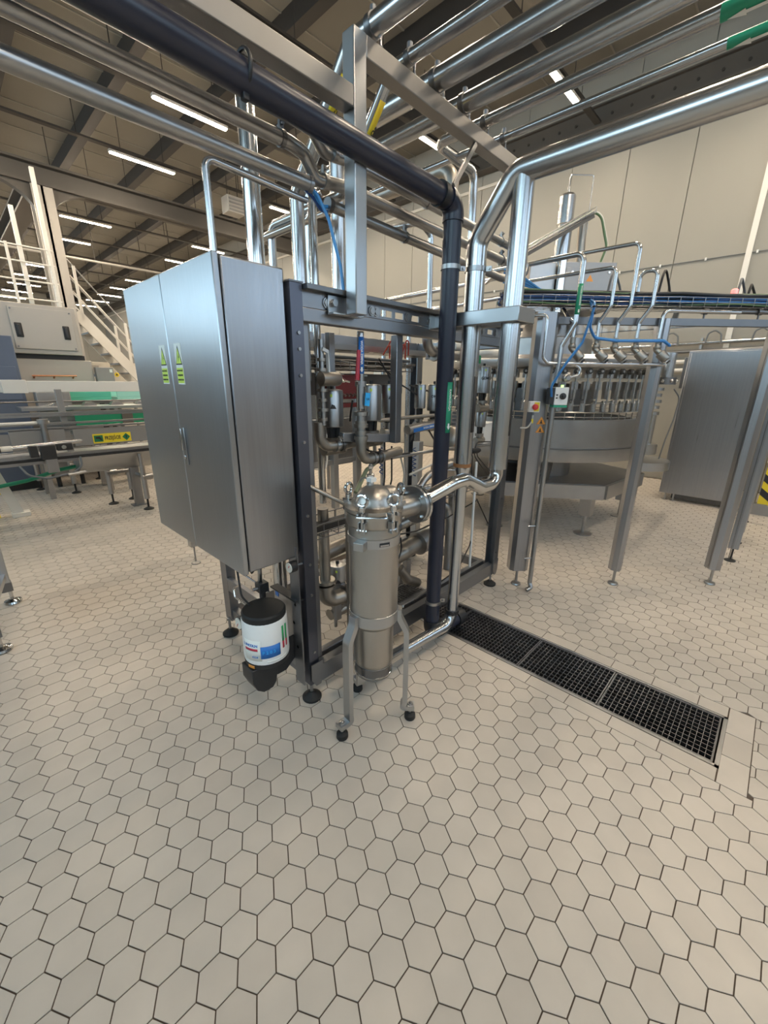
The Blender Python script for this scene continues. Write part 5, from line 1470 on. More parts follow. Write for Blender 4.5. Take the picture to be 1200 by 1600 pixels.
for k, pts in enumerate((
        [ep(.33, 2.13, .03), ep(.33, 2.10, .10), ep(.30, 1.98, .11), ep(.27, 1.86, .12), ep(.17, 1.72, .13), ep(.09, 1.58, .14), ep(.10, 1.51, .14)],
        [ep(.33, 2.12, .03), ep(.325, 2.06, .10), ep(.31, 1.96, .11), ep(.36, 1.89, .10), ep(.52, 1.875, .09), ep(.85, 1.88, .08), ep(.90, 1.85, .08)])):
    t = thing('air_hose', ['bundle of blue air hoses falling from the tray to the valve control box', 'bundle of blue air hoses branching along the seat valves'][k], 'hose', pts[0])
    for j in range(3):
        d = N*(.006*(j-1))+V(0, 0, .008*(j % 2))
        MB().tube([p+d for p in pts], .0055, .05, 7).build('hose', 'hose_blue' if j < 2 else 'cable_blue', t)
    MB().tube([pts[1]-V(0, 0, .01), pts[1]-V(0, 0, .02)], .016, 0, 10).build('tie', 'ink', t)

# ---- carousel
ca = thing('filling_carousel', 'round stainless filling carousel with a deep skirt and a ring of filling heads', 'machine', C0)
MB().lathe(C0, [(1.17, .86), (1.195, .865), (1.20, .88), (1.20, .985), (1.19, .99), (1.19, 1.27), (1.17, 1.275), (1.16, 1.25), (1.0, 1.24)], n=96, caps=False).build('skirt', 'dull_steel', ca)
MB().lathe(C0, [(1.185, .985), (1.205, .988), (1.205, 1.0), (1.185, 1.003)], n=96, caps=False).build('skirt_band', 'dark_steel', ca)
MB().lathe(C0, [(.2, .99), (1.17, .99), (1.17, 1.0), (.2, 1.0)], n=64, caps=False).build('table', 'dark_steel', ca)
MB().torus(C0+V(0, 0, 1.34), (0, 0, 1), 1.175, .006, 96, 6).build('rail_ring', 'polished', ca)
MB().torus(C0+V(0, 0, 1.295), (0, 0, 1), 1.175, .005, 96, 6).build('rail_ring', 'polished', ca)
MB().lathe(C0, [(.55, 1.0), (.60, 1.02), (.60, 1.55), (.55, 1.6)], n=48).build('core', 'dark_steel', ca)
MB().lathe(C0, [(.9, 1.74), (1.14, 1.745), (1.15, 1.76), (1.15, 1.82), (1.10, 1.86), (.9, 1.87)], n=96).build('product_ring', 'sheet', ca)
# shared head meshes, copied round the visible half
def head_meshes():
    a = MB()
    a.box((-.034, -.03, -.03), (.034, .03, .045)).box((-.030, -.034, -.135), (.030, .02, -.065))
    a.box((-.022, -.02, -.22), (.022, .02, -.06))
    b = MB().cyl((0, 0, -.345), (0, 0, -.26), .028, 14, r2=.028).cyl((0, 0, -.26), (0, 0, -.235), .028, 14, r2=.018).cyl((0, -.038, -.26), (0, -.038, .02), .008, 8)
    c = MB().cyl((0, -.03, .03), (0, -.062, .03), .026, 14)
    d = MB().cyl((0, -.062, .03), (0, -.070, .03), .011, 10)
    return [x.mesh(n) for x, n in ((a, 'valve_block'), (b, 'bell'), (c, 'knob'), (d, 'knob_cap'))]
HM = head_meshes()
for me_, mt_ in zip(HM, ('dull_steel', 'pipe_steel', 'rubber', 'dull_steel')): me_.materials.append(MATS[mt_])
NH = 64
for i in range(NH):
    th = 2*PI*i/NH
    d = V(math.cos(th), math.sin(th), 0)
    if d.dot(V(-5.0, -2.2, 0).normalized()) < -.15: continue
    pos = C0+d*1.10+V(0, 0, 1.68)
    rz = math.atan2(d.y, d.x)+PI/2
    par = None
    for me_, nm in zip(HM, ('filling_head', 'bell', 'knob', 'knob_cap')):
        o = bpy.data.objects.new(nm, me_); COL.objects.link(o)
        if par is None:
            o.parent = ca; o.location = pos-C0; o.rotation_euler = (0, 0, rz); par = o
        else: o.parent = par
        WL[o.name] = pos
NR = 80
rm = MB().cyl((0, 0, 0), (0, 0, .085), .005, 6).mesh('rail_rod'); rm.materials.append(MATS['polished'])
for i in range(NR):
    th = 2*PI*i/NR; d = V(math.cos(th), math.sin(th), 0)
    if d.dot(V(-5.0, -2.2, 0).normalized()) < -.1: continue
    o = bpy.data.objects.new('rail_rod', rm); COL.objects.link(o); o.parent = ca; o.location = d*1.175+V(0, 0, 1.26); WL[o.name] = C0
MB().tube([C0+V(-.95, -.55, 1.36), C0+V(-.85, -.72, 1.40), C0+V(-.55, -.95, 1.43), C0+V(-.45, -1.0, 1.47)], .010, .1, 10).build('guide_rod', 'polished', ca)
# base under the carousel
bs = thing('carousel_base', 'eight-sided steel base frame of the filler standing on plate feet', 'machine base', C0)
oc = [V(5.0+1.27*math.cos(a), 2.2+1.27*math.sin(a), 0) for a in [math.radians(22.5+45*k) for k in range(8)]]
c1 = V(4.0, 2.15, 0); c2 = V(4.66, 1.22, 0); c3 = V(5.70, 1.12, 0); c4 = V(6.2, 2.2, 0); c5 = V(5.5, 3.3, 0); c6 = V(4.3, 3.2, 0)
poly = [c1, c2, c3, c4, c5, c6]
for a, b in zip(poly, poly[1:]+poly[:1]):
    MB().bar(a+V(0, 0, .50), b+V(0, 0, .50), .08, .15).build('side_beam', 'dull_steel', bs, smooth=0)
MB().prism([(p.x, p.y) for p in poly], (0, 0, .56), (1, 0, 0), (0, 1, 0), (0, 0, .02)).build('deck', 'dark_steel', bs, smooth=0)
for a, r in (((4.9, 2.0), .3), ((5.3, 2.5), .2)):
    MB().cyl((a[0], a[1], .58), (a[0], a[1], .99), r, 28).build('gearbox', 'dark_steel', bs)
for k in range(3): MB().bar((4.25+.1*k, 1.95-.1*k, .58), (4.4+.15*k, 1.9-.05*k, .86), .03, .03).build('stay', 'dull_steel', bs)
for x, y in ((4.66, 1.36), (5.66, 1.26), (6.0, 2.2), (4.2, 2.2), (5.3, 3.1)):
    lg = MB().box((x-.07, y-.06, .22), (x+.07, y+.06, .44)).build('leg', 'dull_steel', bs, bevel=.004)
    MB().cyl((x, y, .02), (x, y, .24), .018, 12).lathe((x, y, 0), [(.095, 0), (.095, .012), (.03, .022)], n=22).build('plate_foot', 'dull_steel', lg)
# drive box and column above
db = thing('drive_housing', 'grey steel drive housing on top of the carousel', 'machine housing', (4.8, 2.0, 2.3))
cc = V(4.72, 1.93, 0)
def ob2(c, w, d, h, name, mat, par, bev=.006):
    mb = MB(); mb.bar(c-U*w/2, c+U*w/2, d, h); return mb.build(name, mat, par, bevel=bev)
ob2(cc+U*.10+V(0, 0, 2.51), .54, .5, .42, 'box', 'beam_grey', db)
ob2(cc-U*.33+V(0, 0, 2.50), .26, .42, .44, 'side_box', 'dull_steel', db)
ob2(cc-U*.17+N*.26+V(0, 0, 2.49), .06, .05, .5, 'pillar', 'polished', db)
ob2(cc+U*.11+N*.251+V(0, 0, 2.50), .46, .004, .34, 'access_panel', 'beam_grey', db, .002)
for dx, dz in ((-.06, .13), (.30, .13), (-.06, -.13), (.30, -.13)):
    MB().cyl(cc+U*dx+N*.253+V(0, 0, 2.50+dz), cc+U*dx+N*.262+V(0, 0, 2.50+dz), .010, 10).build('screw', 'polished', db)
MB().prism([(-.035, 0), (.035, 0), (0, .06)], cc+U*.12+N*.254+V(0, 0, 2.55), U, (0, 0, 1), N*.002).build('warning_label', 'orange', db, smooth=0)
MB().lathe(C0+V(0, 0, 1.86), [(.5, 0), (.5, .2), (.35, .4), (.35, .48)], n=40).build('pedestal', 'dull_steel', db)
sc_ = thing('swivel_column', 'bright vertical cylinder with a bent capillary on top of the drive housing', 'column', (4.62, 1.98, 2.72))
MB().lathe((4.62, 1.98, 2.72), [(.075, 0), (.075, .33), (.065, .34), (.065, .36), (.075, .37), (.075, .60), (.06, .62), (.015, .63), (.012, .68)], n=28).build('cylinder', 'pipe_steel', sc_)
MB().tube([(4.62, 1.98, 3.38), (4.62, 1.98, 3.50), (4.78, 1.82, 3.50), (4.78, 1.82, 3.0)], .006, .02, 8).build('capillary', 'pipe_steel', sc_)
MB().cbox((4.72, 1.88, 2.74), (.08, .08, .04)).build('fitting', 'black_plastic', sc_, bevel=.004)
MB().cyl((4.78, 1.84, 2.72), (4.76, 1.86, 3.1), .04, 16).build('side_tube', 'cast_steel', sc_)
itr = thing('cable_tray', 'narrow wire tray sloping up to the swivel column with pale cables', 'cable tray', (4.2, 2.0, 2.7))
a = at(815, 395, X=4.0); b = at(905, 345, X=4.62)
a = V(3.84, 2.20, 2.62); b = V(4.63, 1.74, 3.12)
basket(itr, a, b, .12, .05, 'dull_steel', .06, .003)
for k in range(6):
    o_ = V(.01*k-.03, .012*k-.03, .012+.006*(k % 3))
    MB().tube([a+o_, (a+b)/2+o_+V(0, 0, .01), b+o_], .010, .1, 8).build('cable', ('cable_white', 'cable_green', 'cable_grey')[k % 3], itr)
MB().bar(a-V(0, 0, .02), b-V(0, 0, .02), .10, .03).build('tray_base', 'tray_brown', itr, smooth=0)
for k in range(3):
    MB().tube([b+V(0, 0, .02), b+V(.08, -.06, .02+.01*k), b+V(.16+.015*k, -.13, -.25), b+V(.12, -.10, -.42), b+V(.04, -.04, -.5)], .011, .1, 8).build('cable', 'cable_white' if k else 'cable_green', itr)
# pipes and boards above the skid far end, towards the filler
for k, (p_, q_, L) in enumerate(((at(600, 470, Y=2.9), at(800, 430, Y=2.2), 'pale pipe slanting behind the skid toward the filler'), (at(640, 490, Y=2.8), at(800, 462, Y=2.2), 'pale pipe behind the skid just below the slanting one'))):
    tag(MB().tube([V(p_.x, p_.y, .0), p_, q_], .022, .05, 14).build('transfer_pipe', 'pipe_steel'), L, 'pipe')

# ---- right-hand neighbours seen through the glass
tc_ = thing('control_cabinet', 'tall brushed steel control cabinet standing behind the enclosure bay', 'cabinet', (7.25, .66, 0))
MB().box((7.0, .22, .10), (7.5, 1.10, 2.03)).build('body', 'brushed_side', tc_, bevel=.008)
MB().box((6.985, .24, .12), (7.0, 1.07, 2.01)).build('door', 'brushed_side', tc_, bevel=.004)
MB().box((7.05, .3, .03), (7.45, .95, .10)).build('plinth', 'black_plastic', tc_, smooth=0)
for y in (1.02, .92):
    MB().cyl((7.04, y, 0), (7.04, y, .1), .012, 8).lathe((7.04, y, 0), [(.04, 0), (.04, .008), (.012, .015)], n=14).build('foot', 'dull_steel', tc_)
MB().box((7.02, 1.10, 1.55), (7.12, 1.14, 1.95)).build('hinge_cover', 'dark_steel', tc_, bevel=.004)
sd_ = thing('transfer_column', 'slim transfer column with a curved guide shelf beside the cabinet', 'machine', (5.98, 1.12, 0))
e0 = V(5.98, 1.12, 0)
MB().cyl(e0+V(0, 0, 1.68), e0+V(0, 0, 1.95), .07, 24).build('top_can', 'pipe_steel', sd_)
MB().cyl(e0+V(0, 0, 1.60), e0+V(0, 0, 1.68), .115, 24).build('bolted_ring', 'dark_steel', sd_)
for k in range(8):
    a_ = 2*PI*k/8
    MB().sphere(e0+V(.115*math.cos(a_), .115*math.sin(a_), 1.64), .022, 8, 6).build('ring_nut', 'polished', sd_)
for k in range(5): MB().cyl(e0+V(-.05, .05, 1.25+.07*k), e0+V(-.05, .05, 1.285+.07*k), .07-.01*(k % 2), 18).build('collar', 'dull_steel', sd_)
MB().cyl(e0+V(-.05, .05, .80), e0+V(-.05, .05, 1.25), .05, 18).build('shaft', 'pipe_steel', sd_)
MB().cyl(e0+V(-.05, .05, .78), e0+V(-.05, .05, .90), .12, 24).build('star_hub', 'cast_steel', sd_)
MB().prism([(.35*math.cos(math.radians(a_)), .35*math.sin(math.radians(a_))) for a_ in range(180, 361, 20)], e0+V(0, .12, .60), (1, 0, 0), (0, 1, 0), (0, 0, .10)).build('guide_shelf', 'sheet', sd_, smooth=30)
MB().cyl(e0+V(0, .1, .0), e0+V(0, .1, .6), .02, 10).build('leg', 'dull_steel', sd_)
MB().tube([e0+V(.05, -.1, 1.55), e0+V(.14, -.16, 1.45), e0+V(.12, -.15, 1.2), e0+V(.05, -.12, .95), e0+V(.03, -.1, .72)], .008, .1, 8).build('lead', 'cable_grey', sd_)
for k, (z, L, m_) in enumerate(((2.20, 'thin pipe along the cream wall above the control cabinet', 'pipe_steel'), (2.08, 'dark pipe along the cream wall above the control cabinet', 'dark_steel'), (1.93, 'white pipe along the cream wall behind the control cabinet', 'white_paint'), (1.80, 'lowest white pipe along the cream wall behind the cabinet', 'white_paint'))):
    t = thing('wall_pipe', L, 'pipe', (8.45, 1.2, z))
    MB().cyl((8.45, -1.5, z+.08), (8.45, 3.6, z-.02), .03, 12).build('tube', m_, t)
    for y in (-.4, 1.2, 2.8): MB().box((8.44, y-.015, z-.02), (8.58, y+.015, z+.10)).build('wall_bracket', 'dull_steel', t)
for k in range(3):
    y = .5+.55*k
    tag(MB().tube([(8.4, y+.1, 2.23), (8.4, y+.08, 2.36), (8.4, y, 2.40), (8.4, y-.08, 2.34), (8.4, y-.10, 2.2)], .012, .05, 8).build('pipe_loop', 'cable_grey'), ['grey pipe loop above the wall pipes nearest the white trunking', 'grey pipe loop above the middle of the wall pipes', 'grey pipe loop above the wall pipes beside the filler'][k], 'pipe')
# striped barrier
sb = thing('striped_barrier', 'yellow and black striped barrier post with a grey base by the cabinet', 'barrier', (7.08, -.05, 0))
MB().box((7.05, -.11, .12), (7.09, .02, 1.0)).build('board', 'yellow', sb, smooth=0)
for k in range(5):
    MB().prism([(-.11, 0), (.02, .10), (.02, .19), (-.11, .09)], (7.049, 0, .16+.18*k), (0, 1, 0), (0, 0, 1), (-.003, 0, 0)).build('stripe', 'ink', sb, smooth=0)
MB().cyl((7.07, .06, .05), (7.07, .06, 1.05), .022, 12).build('tube', 'dull_steel', sb)
MB().prism([(-.2, 0), (.2, 0), (.08, .14), (-.08, .14)], (7.0, 0, 0), (0, 1, 0), (0, 0, 1), (.14, 0, 0)).build('base', 'grey_machine', sb, smooth=0)
lb = thing('low_rack', 'low yellow and blue rack behind the striped barrier', 'rack', (7.7, -.2, 0))
MB().box((7.75, -.6, .95), (8.3, .1, 1.25)).build('yellow_panel', 'yellow', lb, bevel=.005)
MB().box((7.75, -.6, .72), (8.3, .1, .92)).build('blue_panel', 'cable_navy', lb, bevel=.005)
MB().box((7.75, -.6, .58), (8.3, .1, .70)).build('white_panel', 'white_paint', lb, bevel=.005)
for y in (-.55, .05): MB().box((7.78, y, 0), (7.83, y+.05, .6)).build('leg', 'dull_steel', lb, smooth=0)
# ================================================================== conveyors at the left
cv = thing('conveyor', 'slat conveyor with guide rails running across in front of the green trays', 'conveyor', (.6, 6.1, 0))
MB().box((-1.6, 5.78, .775), (2.3, 6.12, .79)).build('belt', 'sheet', cv, smooth=0)
MB().box((-1.6, 5.76, .70), (2.3, 5.78, .80)).build('side_plate', 'dull_steel', cv, bevel=.003)
MB().box((-1.6, 6.12, .70), (2.3, 6.14, .80)).build('side_plate', 'dull_steel', cv, bevel=.003)
MB().box((-1.6, 5.74, .735), (2.3, 5.76, .765)).build('wear_strip', 'black_plastic', cv, smooth=0)
MB().box((.42, 5.90, .83), (.90, 5.92, 1.06)).build('drive_panel', 'grey_machine', cv, bevel=.003)
MB().box((-1.6, 5.93, .88), (.42, 5.95, 1.02)).build('glass_strip', 'dull_steel', cv, smooth=0)
MB().box((.98, 5.92, .84), (1.78, 5.94, 1.035)).build('sign_panel', 'grey_machine', cv, bevel=.003)
for z, y in ((1.05, 5.9), (1.10, 5.9), (1.19, 5.9), (1.215, 5.92)):
    MB().box((-1.6, y, z), (1.85, y+.03, z+.022)).build('guide_rail', 'dull_steel', cv, smooth=0)
MB().cyl((-1.6, 5.86, 1.13), (.78, 5.86, 1.135), .016, 10).build('guide_rod', 'white_paint', cv)
MB().cyl((-1.6, 6.05, 1.34), (2.0, 6.05, 1.345), .008, 8).build('guide_wire', 'dark_steel', cv)
for x in (.93, 1.80):
    MB().box((x-.03, 5.94, .75), (x+.03, 5.99, 1.48)).build('upright', 'grey_machine', cv, bevel=.003)
MB().cyl((.72, 5.88, .80), (.72, 5.88, 1.15), .03, 12).cyl((.72, 5.86, 1.12), (.72, 5.86, 1.17), .05, 14).build('clamp_column', 'dull_steel', cv)
# trough below the belt with a rounded belly
prof = [(0, 0)]+[(.42*q/8, -.22*math.sin(PI*q/8)**.7) for q in range(1, 8)]+[(.42, 0)]
MB().prism(prof[::-1], (.95, 5.72, .735), (0, 1, 0), (0, 0, 1), (1.2, 0, 0)).build('drip_trough', 'sheet', cv)
for x, y in ((1.313, 6.256), (1.566, 5.684), (1.579, 6.35), (1.091, 7.257), (.763, 7.833), (1.564, 8.066)):
    lg = MB().cyl((x, y, .14), (x, y, .56), .032, 14).cyl((x, y, .56), (x, y, .72), .025, 12).build('leg', 'dull_steel', cv)
    MB().cyl((x, y, .02), (x, y, .16), .012, 8).lathe((x, y, 0), [(.06, 0), (.06, .01), (.02, .03)], n=16).build('foot', 'rubber', lg)
for a, b in (((1.566, 5.684), (1.579, 6.35)), ((1.313, 6.256), (1.60, 6.26)), ((1.091, 7.257), (1.56, 7.3))):
    MB().cyl((a[0], a[1], .42), (b[0], b[1], .42), .025, 12).build('cross_tube', 'dull_steel', cv)
    MB().cyl((a[0]-.02, a[1], .42), (a[0]+.10, a[1]+.02, .42), .04, 12).build('clamp', 'dull_steel', cv)
lg = MB().box((1.50, 5.95, 0), (1.60, 6.03, .62)).build('leg', 'dull_steel', cv, bevel=.003)
MB().box((1.46, 5.92, 0), (1.64, 6.06, .012)).build('base_plate', 'dull_steel', cv, smooth=0)
sg = thing('exit_sign', 'yellow PRZEJŚCIE sign with green arrow squares on the conveyor panel', 'sign', (1.36, 5.915, .86))
MB().box((1.16, 5.914, .855), (1.565, 5.92, .965)).build('plate', 'yellow', sg, smooth=0)
text_part('PRZEJŚCIE', .060, (1.366, 5.912, .908), (1, 0, 0), (0, 0, 1), 'ink', sg, bold=.001, xs=.62)
MB().box((1.172, 5.911, .872), (1.262, 5.914, .948)).build('green_square', 'sign_green', sg, smooth=0)
MB().prism([(-.03, .02), (-.03, .0), (.005, -.005), (.03, -.03), (.03, .0), (.01, .025)], (1.217, 5.911, .91), (1, 0, 0), (0, 0, 1), (0, -.002, 0)).build('arrow', 'ink', sg, smooth=0)
MB().prism([(0, -.045), (.043, 0), (0, .045), (-.043, 0)], (1.512, 5.914, .910), (1, 0, 0), (0, 0, 1), (0, -.003, 0)).build('green_diamond', 'sign_green', sg, smooth=0)
MB().prism([(-.005, -.02), (.005, -.02), (.005, .005), (.014, .005), (0, .022), (-.014, .005), (-.005, .005)], (1.512, 5.911, .910), (1, 0, 0), (0, 0, 1), (0, -.002, 0)).build('arrow', 'ink', sg, smooth=0)
# pneumatic stop with sensors clamped at the conveyor edge
ps = thing('sensor_bracket', 'black sensor cluster on a steel rod clamped to the conveyor edge', 'sensor', (.66, 5.62, .7))
MB().cyl((-.2, 5.66, .905), (.40, 5.66, .905), .028, 12).build('rod', 'white_paint', ps)
MB().cyl((.38, 5.66, .905), (1.0, 5.66, .93), .022, 12).build('rod', 'pipe_steel', ps)
MB().cbox((.68, 5.64, .84), (.13, .09, .15)).build('sensor', 'black_plastic', ps, bevel=.006)
MB().cbox((.56, 5.64, .86), (.07, .08, .12)).build('sensor', 'black_plastic', ps, bevel=.006)
MB().cbox((.83, 5.64, .885), (.14, .07, .075)).build('sensor', 'black_plastic', ps, bevel=.006)
MB().cyl((.82, 5.604, .885), (.82, 5.596, .885), .022, 14).build('lens', 'pipe_steel', ps)
MB().box((.64, 5.60, .62), (.74, 5.68, .80)).build('mount', 'dull_steel', ps, bevel=.004)
for x in (.12, .26): MB().cyl((x, 5.66, .905), (x+.05, 5.66, .905), .036, 12).build('collar', 'black_plastic', ps)
MB().tube([(.42, 5.66, .72), (.47, 5.60, .62), (.62, 5.58, .57), (.85, 5.58, .60), (.95, 5.60, .66), (.95, 5.63, .76)], .011, .08, 8).build('lead', 'cable_grey', ps)
MB().cyl((.80, 5.58, .585), (.97, 5.58, .60), .022, 10).build('connector', 'dull_steel', ps)
tag(MB().tube([(.15, 6.3, .40), (.5, 6.2, .46), (.8, 6.1, .56), (1.0, 6.0, .60)], .022, .2, 10).build('green_hose', 'belt_green'), 'green hose under the conveyor', 'hose')
# white cable duct on a leg
wd = thing('cable_duct', 'long white cable duct on a white leg above the conveyor', 'cable duct', (.4, 6.45, 0))
MB().box((-1.5, 6.38, 1.44), (2.25, 6.50, 1.565)).build('duct', 'white_paint', wd, bevel=.004)
MB().box((.50, 6.37, 1.43), (.72, 6.51, 1.575)).build('joint_cover', 'white_paint', wd, bevel=.004)
lg = MB().bar((.20, 6.42, .75), (.364, 6.45, .04), .10, .07, (0, 1, 0)).build('leg', 'white_paint', wd, smooth=0)
MB().box((.30, 6.38, 0), (.47, 6.52, .05)).build('foot', 'white_paint', lg, bevel=.004)
MB().box((.15, 6.40, .70), (.25, 6.48, 1.44)).build('leg', 'white_paint', wd, smooth=0)
yb = tag(MB().box((-.9, 6.5, .28), (.30, 6.58, .33)).build('yellow_bar', 'yellow', smooth=0), 'low yellow bar beside the white leg', 'rail')
MB().box((-.85, 6.5, 0), (-.80, 6.58, .28)).build('stand', 'yellow', yb, smooth=0); MB().box((.15, 6.5, 0), (.2, 6.58, .28)).build('stand', 'yellow', yb, smooth=0)
mt = thing('drive_motor', 'grey conveyor drive motor under the belt by the white leg', 'motor', (.0, 6.2, .4))
MB().cyl((-.25, 6.2, .50), (.08, 6.2, .50), .11, 20).build('motor', 'grey_machine', mt)
MB().box((-.12, 6.12, .58), (.04, 6.28, .70)).build('terminal_box', 'grey_machine', mt, bevel=.005)
# trays with green edges on the next conveyor
nb = thing('tray_conveyor', 'second conveyor behind with a deep green side panel', 'conveyor', (1.6, 7.4, 0))
MB().box((.7, 7.05, .80), (2.8, 7.6, .86)).build('belt', 'sheet', nb, smooth=0)
MB().box((1.22, 7.0, .98), (2.45, 7.03, 1.16)).build('side_panel', 'belt_green', nb, smooth=0)
MB().box((1.78, 6.98, .97), (1.92, 7.0, 1.18)).build('joint_plate', 'tray_brown', nb, bevel=.003)
MB().box((.7, 7.2, 1.18), (2.9, 7.7, 1.22)).build('top_plate', 'sheet', nb, smooth=0)
for x in (.8, 1.5, 2.7):
    for y in (7.1, 7.5): MB().box((x-.03, y-.03, 0), (x+.03, y+.03, .8)).build('leg', 'dull_steel', nb, smooth=0)
for k in range(5): MB().prism([(-.09, 0), (.09, 0), (.05, .05), (-.05, .05)], (1.15+.35*k, 7.4, 1.22), (1, 0, 0), (0, 0, 1), (0, .12, 0)).build('guide_block', 'dull_steel', nb, smooth=0)
for k, (x0, x1, y, z, m_, L) in enumerate(((1.35, 1.93, 7.95, 1.26, 'tray_green', 'mint green plastic tray lying behind the second conveyor'), (2.05, 2.9, 8.1, 1.26, 'tray_pale', 'paler mint plastic tray lying beside the other tray'))):
    t = thing('plastic_tray', L, 'tray', ((x0+x1)/2, y, z))
    y += .02
    MB().box((x0, y, z), (x1, y+.5, z+.05)).build('base', m_, t, bevel=.004)
    MB().box((x0, y, z+.05), (x1, y+.02, z+.14)).build('rim', m_, t, bevel=.004)
    MB().box((x0, y+.48, z+.05), (x1, y+.5, z+.14)).build('rim', m_, t, bevel=.004)
ts = thing('tray_stand', 'grey steel table carrying the mint trays', 'table', (2.1, 8.35, 0))
MB().box((1.95, 8.05, 1.22), (3.0, 8.7, 1.26)).build('top', 'grey_machine', ts, smooth=0)
for x in (1.97, 2.9):
    for y in (8.1, 8.6): MB().box((x, y, 0), (x+.05, y+.05, 1.22)).build('leg', 'grey_machine', ts, smooth=0)
MB().box((1.25, 8.05, 1.22), (1.95, 8.48, 1.26)).build('top', 'grey_machine', ts, smooth=0)
tag(MB().lathe((2.55, 9.0, 1.32), [(.0, 0), (.08, .02), (.11, .09), (.09, .17), (.0, .2)], n=20).build('white_dome', 'white_plastic'), 'white round dome above the paler mint tray', 'cover')
ds = thing('dome_stand', 'thin grey stand below the white dome', 'stand', (2.55, 9.0, 0)); MB().cyl((2.55, 9, 0), (2.55, 9, 1.325), .03, 10).build('pole', 'grey_machine', ds); MB().cyl((2.55, 9, 0), (2.55, 9, .02), .15, 16).build('base', 'grey_machine', ds)
# machines behind
pk = thing('packing_machine', 'beige sheet packing machine with two black door grips', 'machine', (1.2, 8.9, 0))
MB().box((.25, 8.55, 1.95), (1.78, 9.6, 2.66)).build('upper_housing', 'beige_sheet', pk, bevel=.01)
dr = MB().box((.95, 8.525, 2.02), (1.72, 8.55, 2.60)).build('door', 'beige_sheet', pk, bevel=.004)
for x in (1.03, 1.61):
    MB().cbox((x, 8.52, 2.28), (.085, .02, .20)).build('recess', 'ink', dr, bevel=.02)
    MB().cbox((x, 8.505, 2.28), (.05, .02, .16)).build('grip', 'black_plastic', dr, bevel=.015)
for x, z in ((.98, 2.57), (1.69, 2.57), (.98, 2.05), (1.69, 2.05)): MB().cyl((x, 8.525, z), (x, 8.515, z), .012, 8).build('screw', 'dark_steel', dr)
MB().box((.9, 8.60, 1.88), (1.80, 9.55, 1.95)).build('shadow_gap', 'ink', pk, smooth=0)
MB().box((.25, 8.58, 1.05), (1.88, 9.6, 1.88)).build('lower_housing', 'beige_sheet', pk, bevel=.01)
MB().box((.25, 8.6, .15), (1.88, 9.6, 1.05)).build('base_housing', 'grey_machine', pk, bevel=.01)
MB().box((1.05, 8.55, .55), (1.07, 8.58, 1.35)).build('copper_pipe', 'copper', pk, smooth=0)
MB().cyl((1.05, 8.5, 1.63), (1.62, 8.5, 1.635), .012, 8).build('copper_rail', 'copper', pk)
for x in (1.08, 1.33, 1.58): MB().cyl((x, 8.5, 1.635), (x, 8.58, 1.60), .012, 8).build('copper_stub', 'copper', pk)
for x in (.35, 1.75):
    for y in (8.7, 9.5): MB().cyl((x, y, 0), (x, y, .15), .04, 12).build('foot', 'black_plastic', pk)
bmx = thing('blue_machine', 'slate blue machine cabinet left of the packing machine', 'machine', (.55, 8.3, 0))
MB().box((.1, 7.95, .12), (.86, 8.45, 2.15)).build('housing', 'blue_machine', bmx, bevel=.01)
MB().box((.5, 7.93, 1.3), (.82, 7.95, 1.75)).build('door', 'blue_machine', bmx, bevel=.004)
MB().box((.15, 8.0, 0), (.8, 8.4, .12)).build('plinth', 'black_plastic', bmx, smooth=0)
gm2 = thing('control_box', 'dark grey control box hanging on the packing machine side', 'box', (2.08, 8.6, 1.55))
MB().box((1.90, 8.50, 1.52), (2.16, 8.62, 1.78)).build('case', 'grey_machine', gm2, bevel=.006)
MB().box((2.10, 8.498, 1.70), (2.14, 8.5, 1.75)).build('label', 'sticker_white', gm2, smooth=0)
MB().bar((1.85, 8.62, 1.65), (1.95, 8.58, 1.65), .04, .04).build('bracket', 'dark_steel', gm2)
gy2 = thing('labelling_machine', 'low grey machine with a bracket behind the conveyor uprights', 'machine', (1.4, 7.0, 0))
MB().box((.95, 7.75, .2), (1.35, 8.0, 1.45)).build('frame', 'grey_machine', gy2, bevel=.006)
MB().box((.95, 7.74, 1.0), (1.34, 7.75, 1.4)).build('panel', 'dull_steel', gy2, bevel=.003)
MB().cyl((1.0, 7.7, 1.2), (1.15, 7.7, 1.25), .02, 10).build('arm', 'pipe_steel', gy2)
for x in (1.0, 1.3): MB().cyl((x, 7.87, 0), (x, 7.87, .2), .03, 10).build('foot', 'black_plastic', gy2)
yc = thing('drum', 'black drum with a yellow lid behind the conveyor uprights', 'drum', (2.25, 9.6, 0))
MB().lathe((2.25, 9.6, 0), [(.2, 0), (.21, .03), (.21, 1.35), (.19, 1.38)], n=24).build('body', 'black_plastic', yc)
MB().lathe((2.25, 9.6, 1.38), [(.20, 0), (.20, .08), (.15, .12), (.0, .13)], n=24).build('lid', 'yellow', yc)
